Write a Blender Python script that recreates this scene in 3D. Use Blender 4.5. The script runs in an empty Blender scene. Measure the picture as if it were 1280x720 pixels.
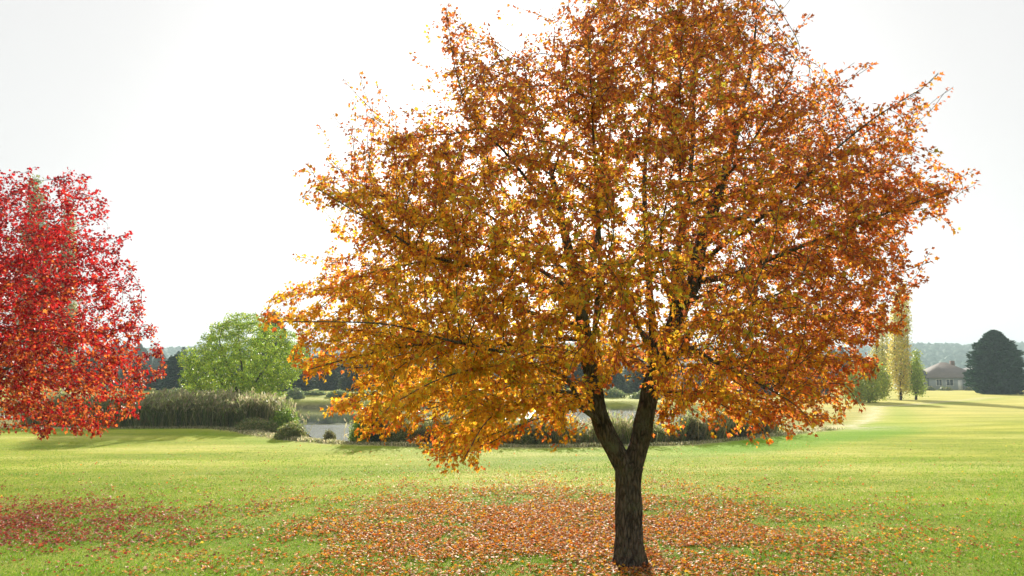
import bpy, math, random
import numpy as np
from mathutils import Vector, Matrix, kdtree

SEED = 7
rng = np.random.default_rng(SEED)
random.seed(SEED)
sc = bpy.context.scene
COL = sc.collection

# ------------------------------------------------------------------ camera
CH = 2.6
PITCH = math.radians(6.97)
FPX = 900.0
cam_d = bpy.data.cameras.new('camera')
cam = bpy.data.objects.new('camera', cam_d)
COL.objects.link(cam)
cam.location = (0, 0, CH)
cam.rotation_euler = (math.radians(90) + PITCH, 0, 0)
cam_d.sensor_width = 36.0
cam_d.lens = FPX / 1280 * 36.0
cam_d.clip_start = 0.1
cam_d.clip_end = 6000
sc.camera = cam
CP, SP = math.cos(PITCH), math.sin(PITCH)


def P(px, py, Y):
    """world point seen at photo pixel (px,py) standing Y metres ahead"""
    u = (px - 640) / FPX
    v = (360 - py) / FPX
    dy = CP - SP * v
    t = Y / dy
    return np.array([u * t, Y, CH + (SP + CP * v) * t])


def proj(p):
    p = np.asarray(p, float)
    x, y, z = p[..., 0], p[..., 1], p[..., 2] - CH
    f = CP * y + SP * z
    up = -SP * y + CP * z
    return 640 + FPX * x / f, 360 - FPX * up / f


# ------------------------------------------------------------------ scene bookkeeping
def tag(o, label=None, cat=None, group=None, kind=None):
    if label: o['label'] = label
    if cat: o['category'] = cat
    if group: o['group'] = group
    if kind: o['kind'] = kind
    return o


def empty(name, loc=(0, 0, 0)):
    o = bpy.data.objects.new(name, None)
    o.empty_display_size = 0.3
    o.location = loc
    COL.objects.link(o)
    return o


def mesh_obj(name, verts, faces_idx, loop_tot, mat, parent=None, col=None, smooth=False):
    """verts (n,3); faces_idx flat vertex indices; loop_tot verts per face"""
    me = bpy.data.meshes.new(name)
    verts = np.ascontiguousarray(verts, np.float32)
    fi = np.ascontiguousarray(faces_idx, np.int32).ravel()
    lt = np.ascontiguousarray(loop_tot, np.int32).ravel()
    me.vertices.add(len(verts))
    me.vertices.foreach_set('co', verts.ravel())
    me.loops.add(len(fi))
    me.loops.foreach_set('vertex_index', fi)
    me.polygons.add(len(lt))
    ls = np.zeros(len(lt), np.int32)
    ls[1:] = np.cumsum(lt)[:-1]
    me.polygons.foreach_set('loop_start', ls)
    me.polygons.foreach_set('loop_total', lt)
    if smooth:
        me.polygons.foreach_set('use_smooth', np.ones(len(lt), bool))
    if col is not None:
        a = me.attributes.new('tint', 'FLOAT_COLOR', 'POINT')
        c = np.ones((len(verts), 4), np.float32)
        c[:, :3] = col
        a.data.foreach_set('color', c.ravel())
    me.update(calc_edges=True)
    me.validate()
    if mat: me.materials.append(mat)
    o = bpy.data.objects.new(name, me)
    COL.objects.link(o)
    if parent is not None:
        o.parent = parent
        o.matrix_parent_inverse = Matrix.Identity(4)
    return o


class MB:
    def __init__(s):
        s.v = []; s.f = []; s.n = 0

    def add(s, vs, fs):
        s.v.extend([tuple(v) for v in vs])
        s.f.extend([tuple(i + s.n for i in f) for f in fs])
        s.n += len(vs)

    def box(s, a, b):
        x0, y0, z0 = a; x1, y1, z1 = b
        s.add([(x0, y0, z0), (x1, y0, z0), (x1, y1, z0), (x0, y1, z0), (x0, y0, z1), (x1, y0, z1), (x1, y1, z1), (x0, y1, z1)],
              [(0, 3, 2, 1), (4, 5, 6, 7), (0, 1, 5, 4), (1, 2, 6, 5), (2, 3, 7, 6), (3, 0, 4, 7)])

    def build(s, name, mat, parent=None):
        fi = [i for f in s.f for i in f]
        return mesh_obj(name, np.array(s.v), fi, [len(f) for f in s.f], mat, parent)


# ------------------------------------------------------------------ materials
def newmat(name):
    m = bpy.data.materials.new(name)
    m.use_nodes = True
    nt = m.node_tree
    nt.nodes.clear()
    out = nt.nodes.new('ShaderNodeOutputMaterial')
    return m, nt, out


def N(nt, t, **kw):
    n = nt.nodes.new(t)
    for k, v in kw.items():
        if k.startswith('_'):
            setattr(n, k[1:], v)
        else:
            n.inputs[k.replace('__', ' ')].default_value = v
    return n


def leaf_mat(name, trans=0.5, rough=0.45, spec=0.35, var=0.12):
    m, nt, out = newmat(name)
    at = N(nt, 'ShaderNodeAttribute', _attribute_name='tint')
    geo = N(nt, 'ShaderNodeNewGeometry')
    nz = N(nt, 'ShaderNodeTexNoise', Scale=9.0, Detail=2.0)
    nt.links.new(geo.outputs['Position'], nz.inputs['Vector'])
    mr = N(nt, 'ShaderNodeMapRange')
    mr.inputs['To Min'].default_value = 1 - var * 2
    mr.inputs['To Max'].default_value = 1 + var * 2
    nt.links.new(nz.outputs['Fac'], mr.inputs['Value'])
    mul = N(nt, 'ShaderNodeVectorMath', _operation='SCALE')
    nt.links.new(at.outputs['Color'], mul.inputs[0])
    nt.links.new(mr.outputs['Result'], mul.inputs['Scale'])
    pb = N(nt, 'ShaderNodeBsdfPrincipled', Roughness=rough)
    pb.inputs['Specular IOR Level'].default_value = spec
    nt.links.new(mul.outputs[0], pb.inputs['Base Color'])
    tr = N(nt, 'ShaderNodeBsdfTranslucent')
    nt.links.new(mul.outputs[0], tr.inputs['Color'])
    mx = N(nt, 'ShaderNodeMixShader', Fac=trans)
    nt.links.new(pb.outputs[0], mx.inputs[1])
    nt.links.new(tr.outputs[0], mx.inputs[2])
    nt.links.new(mx.outputs[0], out.inputs['Surface'])
    return m


def bark_mat(name, c1, c2, scale=1.0, moss=None):
    m, nt, out = newmat(name)
    geo = N(nt, 'ShaderNodeNewGeometry')
    mp = N(nt, 'ShaderNodeMapping')
    mp.inputs['Scale'].default_value = (20 * scale, 20 * scale, 5 * scale)
    nt.links.new(geo.outputs['Position'], mp.inputs['Vector'])
    vo = N(nt, 'ShaderNodeTexVoronoi', _feature='DISTANCE_TO_EDGE', Scale=1.0)
    nz0 = N(nt, 'ShaderNodeTexNoise', Scale=1.4, Detail=4.0)
    nt.links.new(mp.outputs[0], nz0.inputs['Vector'])
    add = N(nt, 'ShaderNodeVectorMath', _operation='ADD')
    nt.links.new(mp.outputs[0], add.inputs[0])
    nt.links.new(nz0.outputs['Color'], add.inputs[1])
    nt.links.new(add.outputs[0], vo.inputs['Vector'])
    nz = N(nt, 'ShaderNodeTexNoise', Scale=6.0, Detail=6.0, Roughness=0.65)
    nt.links.new(geo.outputs['Position'], nz.inputs['Vector'])
    sub = N(nt, 'ShaderNodeMath', _operation='MULTIPLY_ADD')
    sub.inputs[1].default_value = 1.6
    sub.inputs[2].default_value = 0.0
    nt.links.new(vo.outputs['Distance'], sub.inputs[0])
    ad2 = N(nt, 'ShaderNodeMath', _operation='ADD')
    nt.links.new(sub.outputs[0], ad2.inputs[0])
    nt.links.new(nz.outputs['Fac'], ad2.inputs[1])
    cr = N(nt, 'ShaderNodeValToRGB')
    cr.color_ramp.elements[0].position = 0.4
    cr.color_ramp.elements[0].color = (*c1, 1)
    cr.color_ramp.elements[1].position = 1.1 if False else 1.0
    cr.color_ramp.elements[1].color = (*c2, 1)
    nt.links.new(ad2.outputs[0], cr.inputs[0])
    colout = cr.outputs[0]
    if moss:
        nm = N(nt, 'ShaderNodeTexNoise', Scale=3.5, Detail=5.0, Roughness=0.7)
        nt.links.new(geo.outputs['Position'], nm.inputs['Vector'])
        r2 = N(nt, 'ShaderNodeValToRGB')
        r2.color_ramp.elements[0].position = 0.5
        r2.color_ramp.elements[1].position = 0.66
        nt.links.new(nm.outputs['Fac'], r2.inputs[0])
        mm = N(nt, 'ShaderNodeMix', _data_type='RGBA')
        nt.links.new(r2.outputs[0], mm.inputs[0])
        nt.links.new(cr.outputs[0], mm.inputs[6])
        mm.inputs[7].default_value = (*moss, 1)
        colout = mm.outputs[2]
    pb = N(nt, 'ShaderNodeBsdfPrincipled', Roughness=0.9)
    pb.inputs['Specular IOR Level'].default_value = 0.2
    nt.links.new(colout, pb.inputs['Base Color'])
    bp = N(nt, 'ShaderNodeBump', Strength=1.0, Distance=0.06)
    nt.links.new(ad2.outputs[0], bp.inputs['Height'])
    nt.links.new(bp.outputs[0], pb.inputs['Normal'])
    nt.links.new(pb.outputs[0], out.inputs['Surface'])
    return m


def flat_mat(name, c, rough=0.8, nscale=4.0, var=0.25, spec=0.3):
    m, nt, out = newmat(name)
    tc = N(nt, 'ShaderNodeTexCoord')
    nz = N(nt, 'ShaderNodeTexNoise', Scale=nscale, Detail=5.0)
    nt.links.new(tc.outputs['Object'], nz.inputs['Vector'])
    cr = N(nt, 'ShaderNodeValToRGB')
    cr.color_ramp.elements[0].color = (*[v * (1 - var) for v in c], 1)
    cr.color_ramp.elements[1].color = (*[min(1, v * (1 + var)) for v in c], 1)
    nt.links.new(nz.outputs['Fac'], cr.inputs[0])
    pb = N(nt, 'ShaderNodeBsdfPrincipled', Roughness=rough)
    pb.inputs['Specular IOR Level'].default_value = spec
    nt.links.new(cr.outputs[0], pb.inputs['Base Color'])
    nt.links.new(pb.outputs[0], out.inputs['Surface'])
    return m


M_LEAF = leaf_mat('autumn_leaf', 0.62)
M_LITTER = leaf_mat('fallen_leaf', 0.3, 0.62, 0.22)
M_GREEN = leaf_mat('green_foliage', 0.45)
M_GRASS = leaf_mat('grass_blade', 0.45, 0.5, 0.3, 0.2)
M_REED = leaf_mat('reed_blade', 0.62, 0.5, 0.3, 0.2)
M_CONIFER = leaf_mat('conifer_needles', 0.2, 0.7, 0.1)
M_BARK = bark_mat('maple_bark', (0.016, 0.013, 0.010), (0.15, 0.125, 0.098), 1.0, (0.12, 0.13, 0.085))
M_TWIG = bark_mat('branch_bark', (0.05, 0.042, 0.034), (0.2, 0.18, 0.145), 1.4, (0.16, 0.18, 0.13))
M_BARKD = bark_mat('dark_bark', (0.03, 0.025, 0.02), (0.1, 0.085, 0.065), 0.5)

# ------------------------------------------------------------------ terrain
POND = np.array([(-75, 50), (-45, 45.5), (-26, 49.5), (-14.5, 49), (-11.2, 41), (-8.9, 33.6), (-5.5, 31.0), (-2.4, 30.2), (1.8, 29.8), (6.7, 31.2), (11.6, 35),
                 (14.5, 40), (17, 52), (19, 64), (12, 74), (-4, 78), (-30, 79), (-60, 76), (-80, 66)], float)
EDGE = np.array([(-200, 52), (-60, 42), (-30, 38.2), (-19.6, 36), (-13.8, 34.6), (-8.5, 29.6), (-5.5, 28), (-2.4, 27.2), (1.8, 27.2), (6.7, 28.5),
                 (11.4, 32.0), (15.4, 35), (20.1, 41), (26, 52), (31, 62), (40, 70), (60, 90)], float)


def seg_dist(px, py, poly, closed):
    best = np.full(px.shape, 1e9)
    n = len(poly)
    for i in range(n if closed else n - 1):
        a = poly[i]; b = poly[(i + 1) % n]
        d = b - a
        t = np.clip(((px - a[0]) * d[0] + (py - a[1]) * d[1]) / (d @ d), 0, 1)
        best = np.minimum(best, np.hypot(px - a[0] - t * d[0], py - a[1] - t * d[1]))
    return best


def inside(px, py, poly):
    c = np.zeros(px.shape, bool)
    n = len(poly)
    j = n - 1
    for i in range(n):
        xi, yi = poly[i]; xj, yj = poly[j]
        cond = ((yi > py) != (yj > py))
        xx = (xj - xi) * (py - yi) / (yj - yi + 1e-12) + xi
        c ^= cond & (px < xx)
        j = i
    return c


def pond_sd(x, y):
    d = seg_dist(x, y, POND, True)
    return np.where(inside(x, y, POND), -d, d)


def sm(a, b, x):
    t = np.clip((x - a) / (b - a), 0, 1)
    return t * t * (3 - 2 * t)


def vnoise(x, y, s, seed=0):
    """cheap smooth value noise, -1..1"""
    x = np.asarray(x) / s + seed * 17.13
    y = np.asarray(y) / s + seed * 9.71
    return (np.sin(x * 1.7 + 1.3 * np.sin(y * 1.1)) + np.sin(y * 2.1 + 1.7 * np.sin(x * 0.9 + 2)) + np.sin((x + y) * 1.3 + 0.7) * np.sin((x - y) * 1.9)) / 3


def ground_z(x, y):
    x = np.asarray(x, float); y = np.asarray(y, float)
    z = 0.05 * vnoise(x, y, 6, 1) + 0.012 * vnoise(x, y, 1.3, 2)
    z = z * sm(0, 8, np.hypot(x, y)) * (1 - 0.0 * y)
    z = z - 0.045 * sm(13, 9, np.hypot(x - 1.65, y - 10.5)) * 0
    sd = pond_sd(x, y)
    z = z - 1.7 * sm(2.6, -2.0, sd + 0.25 * vnoise(x, y, 1.5, 5))
    # gentle swell of the fairway on the right, land falls a little to the houses
    z = z - 0.25 * sm(80, 160, y) * sm(-10, 30, x)
    z = z + 0.22 * np.exp(-((x - 30) / 14) ** 2 - ((y - 40) / 10) ** 2)
    z = z + 0.20 * np.exp(-((x + 16) / 6) ** 2 - ((y - 33) / 3) ** 2)
    # far shore bank
    z = z + 0.6 * sm(80, 90, y) * sm(20, 0, x) * sm(1, 6, sd)
    # hills
    r = np.hypot(x, y)
    a = np.arctan2(x, y)
    ridge = 34 + 5 * np.sin(a * 5 + 1) + 3 * np.sin(a * 13) + 1.5 * np.sin(a * 37 + 2)
    z = z + ridge * sm(560, 950, r)
    return z


def axis_coords(pos_steps):
    out = [0.0]
    for end, st in pos_steps:
        while out[-1] < end:
            out.append(out[-1] + st)
    return np.array(out)


ax = axis_coords([(24, 0.4), (48, 0.8), (110, 2.5), (300, 12), (1300, 40)])
xs = np.concatenate([-ax[::-1], ax[1:]])
ay = axis_coords([(60, 0.4), (100, 1.0), (200, 5), (400, 14), (1300, 40)])
ys = np.concatenate([-axis_coords([(20, 2), (200, 20), (1300, 100)])[::-1], ay[1:]])
X, Y = np.meshgrid(xs, ys)
Z = ground_z(X, Y)
nx, ny = len(xs), len(ys)
V = np.stack([X.ravel(), Y.ravel(), Z.ravel()], 1)
ii = (np.arange(ny - 1)[:, None] * nx + np.arange(nx - 1)[None, :]).ravel()
F = np.stack([ii, ii + 1, ii + nx + 1, ii + nx], 1)

fx, fy = X.ravel(), Y.ravel()
SD = pond_sd(fx, fy)
# zone attribute: r = wetness/mud/bank amount, g = dry pale rim, b = lush green fringe
edge_poly = np.vstack([EDGE, [(300, 200), (300, 400), (-300, 400)]])
beyond = inside(fx, fy, edge_poly)
de = seg_dist(fx, fy, EDGE, False)
sde = np.where(beyond, de, -de)
bank = sm(0.0, 0.8, sde) * sm(20, 6, SD) * (fx < 45) * np.where((fy > 62) & (SD > .8), .25, 1) * (1 - .65 * sm(13, 18, fx))
rim = np.exp(-((sde - 0.1 + 0.25 * vnoise(fx, fy, .9, 3)) / 0.5) ** 2)
rim = np.maximum(rim, np.exp(-((fx - 15.5) / 2.6) ** 2 - ((fy - 36.0) / 1.6) ** 2))
lush = .75 * np.exp(-((sde + 2.0) / 1.9) ** 4) * sm(2, 8, fx) * sm(25, 16, fx)
lush = np.maximum(lush, np.exp(-((sde + 1.5) / 1.0) ** 2) * .35)
zone = np.stack([bank, rim, lush], 1)

m, nt, out = newmat('lawn_ground')
at = N(nt, 'ShaderNodeAttribute', _attribute_name='tint')
sep = N(nt, 'ShaderNodeSeparateColor')
nt.links.new(at.outputs['Color'], sep.inputs[0])
geo = N(nt, 'ShaderNodeNewGeometry')


def noise(scale, detail=4.0, rough=0.55, mapping=None):
    n = N(nt, 'ShaderNodeTexNoise', Scale=scale, Detail=detail, Roughness=rough)
    if mapping:
        mp = N(nt, 'ShaderNodeMapping')
        mp.inputs['Scale'].default_value = mapping
        mp.inputs['Rotation'].default_value = (0, 0, math.radians(4))
        nt.links.new(geo.outputs['Position'], mp.inputs['Vector'])
        nt.links.new(mp.outputs[0], n.inputs['Vector'])
    else:
        nt.links.new(geo.outputs['Position'], n.inputs['Vector'])
    return n


def ramp(inp, stops):
    cr = N(nt, 'ShaderNodeValToRGB')
    el = cr.color_ramp.elements
    el[0].position, el[0].color = stops[0][0], (*stops[0][1], 1)
    el[1].position, el[1].color = stops[-1][0], (*stops[-1][1], 1)
    for p, c in stops[1:-1]:
        e = el.new(p); e.color = (*c, 1)
    nt.links.new(inp, cr.inputs[0])
    return cr.outputs[0]


def mixc(fac, a, b):
    mm = N(nt, 'ShaderNodeMix', _data_type='RGBA')
    for s, i in ((fac, 0), (a, 6), (b, 7)):
        if isinstance(s, (tuple, float)):
            mm.inputs[i].default_value = (*s, 1) if isinstance(s, tuple) else s
        else:
            nt.links.new(s, mm.inputs[i])
    return mm.outputs[2]


big = noise(0.16, 5, .6, (1, 2.2, 1))
mow = noise(0.5, 5, .62, (0.16, .75, 1))
fine = noise(14, 6, .75)
GRASS_STOPS = [(0.37, (0.11, 0.20, 0.008)), (0.5, (0.21, 0.28, 0.014)), (0.62, (0.42, 0.41, 0.06))]
c1 = ramp(big.outputs['Fac'], GRASS_STOPS)
c2 = ramp(mow.outputs['Fac'], [(0.38, (0.14, 0.22, 0.01)), (0.5, (0.28, 0.32, 0.024)), (0.64, (0.56, 0.52, 0.16))])
c = mixc(0.62, c1, c2)
fr = ramp(fine.outputs['Fac'], [(0.3, (0.55, 0.55, 0.5)), (0.7, (1.4, 1.35, 1.3))])
mm = N(nt, 'ShaderNodeMix', _data_type='RGBA', _blend_type='MULTIPLY')
mm.inputs[0].default_value = 1.0
nt.links.new(c, mm.inputs[6]); nt.links.new(fr, mm.inputs[7])
c = mm.outputs[2]
# straw coloured turf farther out, darker and greener turf towards the viewer
gxyz = N(nt, 'ShaderNodeSeparateXYZ')
nt.links.new(geo.outputs['Position'], gxyz.inputs[0])
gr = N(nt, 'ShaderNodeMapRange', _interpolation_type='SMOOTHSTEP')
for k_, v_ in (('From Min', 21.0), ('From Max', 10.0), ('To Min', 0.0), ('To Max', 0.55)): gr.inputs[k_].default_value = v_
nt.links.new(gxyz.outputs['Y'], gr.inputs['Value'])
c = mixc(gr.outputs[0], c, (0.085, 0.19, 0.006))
gs = N(nt, 'ShaderNodeMapRange', _interpolation_type='SMOOTHSTEP')
for k_, v_ in (('From Min', 34.0), ('From Max', 52.0), ('To Min', 0.0), ('To Max', 0.35)): gs.inputs[k_].default_value = v_
nt.links.new(gxyz.outputs['Y'], gs.inputs['Value'])
gx = N(nt, 'ShaderNodeMapRange', _interpolation_type='SMOOTHSTEP')
for k_, v_ in (('From Min', 12.0), ('From Max', 24.0), ('To Min', 0.0), ('To Max', 1.0)): gx.inputs[k_].default_value = v_
nt.links.new(gxyz.outputs['X'], gx.inputs['Value'])
gm = N(nt, 'ShaderNodeMath', _operation='MULTIPLY')
nt.links.new(gs.outputs[0], gm.inputs[0]); nt.links.new(gx.outputs[0], gm.inputs[1])
c = mixc(gm.outputs[0], c, (0.58, 0.46, 0.19))
c = mixc(sep.outputs[2], c, (0.12, 0.29, 0.001))
bn = noise(2.0, 6, .7)
bankc = ramp(bn.outputs['Fac'], [(0.3, (0.05, 0.06, 0.02)), (0.5, (0.13, 0.12, 0.05)), (0.7, (0.26, 0.22, 0.11))])
c = mixc(sep.outputs[0], c, bankc)
rimc = ramp(fine.outputs['Fac'], [(0.3, (0.3, 0.27, 0.15)), (0.6, (0.62, 0.57, 0.4))])
rn = noise(1.3, 5, .7)
rmul = N(nt, 'ShaderNodeMath', _operation='MULTIPLY')
rr = ramp(rn.outputs['Fac'], [(0.35, (0, 0, 0)), (0.55, (1, 1, 1))])
nt.links.new(sep.outputs[1], rmul.inputs[0]); nt.links.new(rr, rmul.inputs[1])
c = mixc(rmul.outputs[0], c, rimc)
# bare earth round the foot of the big maple
dst = N(nt, 'ShaderNodeVectorMath', _operation='DISTANCE')
dst.inputs[1].default_value = (1.712, 10.4, 0.0)
nt.links.new(geo.outputs['Position'], dst.inputs[0])
en = noise(5, 4, .6)
ds = N(nt, 'ShaderNodeMath', _operation='MULTIPLY_ADD')
ds.inputs[1].default_value = 0.55
nt.links.new(en.outputs['Fac'], ds.inputs[0]); nt.links.new(dst.outputs['Value'], ds.inputs[2])
er = ramp(ds.outputs[0], [(0.62, (1, 1, 1)), (0.85, (0, 0, 0))])
c = mixc(er, c, (0.05, 0.035, 0.022))
pb = N(nt, 'ShaderNodeBsdfPrincipled', Roughness=0.9)
pb.inputs['Specular IOR Level'].default_value = 0.04
shw = N(nt, 'ShaderNodeMapRange')
shw.inputs['To Min'].default_value = 0.16
shw.inputs['To Max'].default_value = 0.0
nt.links.new(sep.outputs[2], shw.inputs['Value'])
nt.links.new(shw.outputs[0], pb.inputs['Sheen Weight'])
pb.inputs['Sheen Roughness'].default_value = 0.5
pb.inputs['Sheen Tint'].default_value = (0.95, 0.88, 0.3, 1)
nt.links.new(c, pb.inputs['Base Color'])
bf = noise(22, 5, .8)
bp = N(nt, 'ShaderNodeBump', Strength=0.6, Distance=0.04)
nt.links.new(bf.outputs['Fac'], bp.inputs['Height'])
nt.links.new(bp.outputs[0], pb.inputs['Normal'])
nt.links.new(pb.outputs[0], out.inputs['Surface'])
M_LAWN = m
g = mesh_obj('ground', V, F, np.full(len(F), 4), M_LAWN, None, zone, True)
tag(g, 'mown park lawn stretching around the pond to the hills', kind='structure')

# ------------------------------------------------------------------ water
m, nt, out = newmat('pond_water')
geo = N(nt, 'ShaderNodeNewGeometry')
pb = N(nt, 'ShaderNodeBsdfPrincipled', Roughness=0.06)
pb.inputs['Base Color'].default_value = (0.03, 0.04, 0.035, 1)
pb.inputs['IOR'].default_value = 1.33
n1 = noise(1.2, 3, .5, (0.6, 1.6, 1))
n2 = noise(5.0, 4, .6, (0.7, 1.4, 1))
n3 = noise(0.09, 3, .5, (1, 2.5, 1))
sxyz = N(nt, 'ShaderNodeSeparateXYZ')
nt.links.new(geo.outputs['Position'], sxyz.inputs[0])
ry = N(nt, 'ShaderNodeMapRange', _interpolation_type='SMOOTHSTEP')
for k_, v_ in (('From Min', 56.0), ('From Max', 46.0), ('To Min', 0.0), ('To Max', 0.55)): ry.inputs[k_].default_value = v_
nt.links.new(sxyz.outputs['Y'], ry.inputs['Value'])
rx = N(nt, 'ShaderNodeMapRange', _interpolation_type='SMOOTHSTEP')
for k_, v_ in (('From Min', -9.0), ('From Max', -3.0), ('To Min', 0.0), ('To Max', 0.5)): rx.inputs[k_].default_value = v_
nt.links.new(sxyz.outputs['X'], rx.inputs['Value'])
mxx = N(nt, 'ShaderNodeMath', _operation='MAXIMUM')
nt.links.new(ry.outputs[0], mxx.inputs[0]); nt.links.new(rx.outputs[0], mxx.inputs[1])
ad_ = N(nt, 'ShaderNodeMath', _operation='ADD')
nt.links.new(mxx.outputs[0], ad_.inputs[0]); nt.links.new(n3.outputs['Fac'], ad_.inputs[1])
pr = ramp(ad_.outputs[0], [(0.64, (0.03, 0.03, 0.03)), (0.92, (1, 1, 1))])
am = N(nt, 'ShaderNodeMath', _operation='MULTIPLY_ADD')
am.inputs[1].default_value = 0.35
nt.links.new(n2.outputs['Fac'], am.inputs[0]); nt.links.new(n1.outputs['Fac'], am.inputs[2])
bm_ = N(nt, 'ShaderNodeMath', _operation='MULTIPLY')
nt.links.new(am.outputs[0], bm_.inputs[0]); nt.links.new(pr, bm_.inputs[1])
bp = N(nt, 'ShaderNodeBump', Strength=0.8, Distance=0.09)
nt.links.new(bm_.outputs[0], bp.inputs['Height'])
nt.links.new(bp.outputs[0], pb.inputs['Normal'])
nt.links.new(pb.outputs[0], out.inputs['Surface'])
M_WATER = m
cen = POND.mean(0)
big_p = POND + (POND - cen) / np.linalg.norm(POND - cen, axis=1)[:, None] * 3.0
wv = np.vstack([[cen[0], cen[1], -0.8]] + [[p[0], p[1], -0.8] for p in big_p])
wf = [(0, 1 + i, 1 + (i + 1) % len(big_p)) for i in range(len(big_p))]
w = mesh_obj('water', wv, np.array(wf), np.full(len(wf), 3), M_WATER)
tag(w, 'grey rippled pond water shining in the low sun', kind='structure')


# ------------------------------------------------------------------ tree growing
def resample(pts, step):
    pts = np.asarray(pts, float)
    # catmull-rom
    out_ = []
    n = len(pts)
    for i in range(n - 1):
        p0 = pts[max(i - 1, 0)]; p1 = pts[i]; p2 = pts[i + 1]; p3 = pts[min(i + 2, n - 1)]
        L = np.linalg.norm(p2 - p1)
        k = max(1, int(round(L / step)))
        for j in range(k):
            t = j / k
            out_.append(0.5 * ((2 * p1) + (-p0 + p2) * t + (2 * p0 - 5 * p1 + 4 * p2 - p3) * t * t + (-p0 + 3 * p1 - 3 * p2 + p3) * t ** 3))
    out_.append(pts[-1])
    return np.array(out_)


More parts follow.
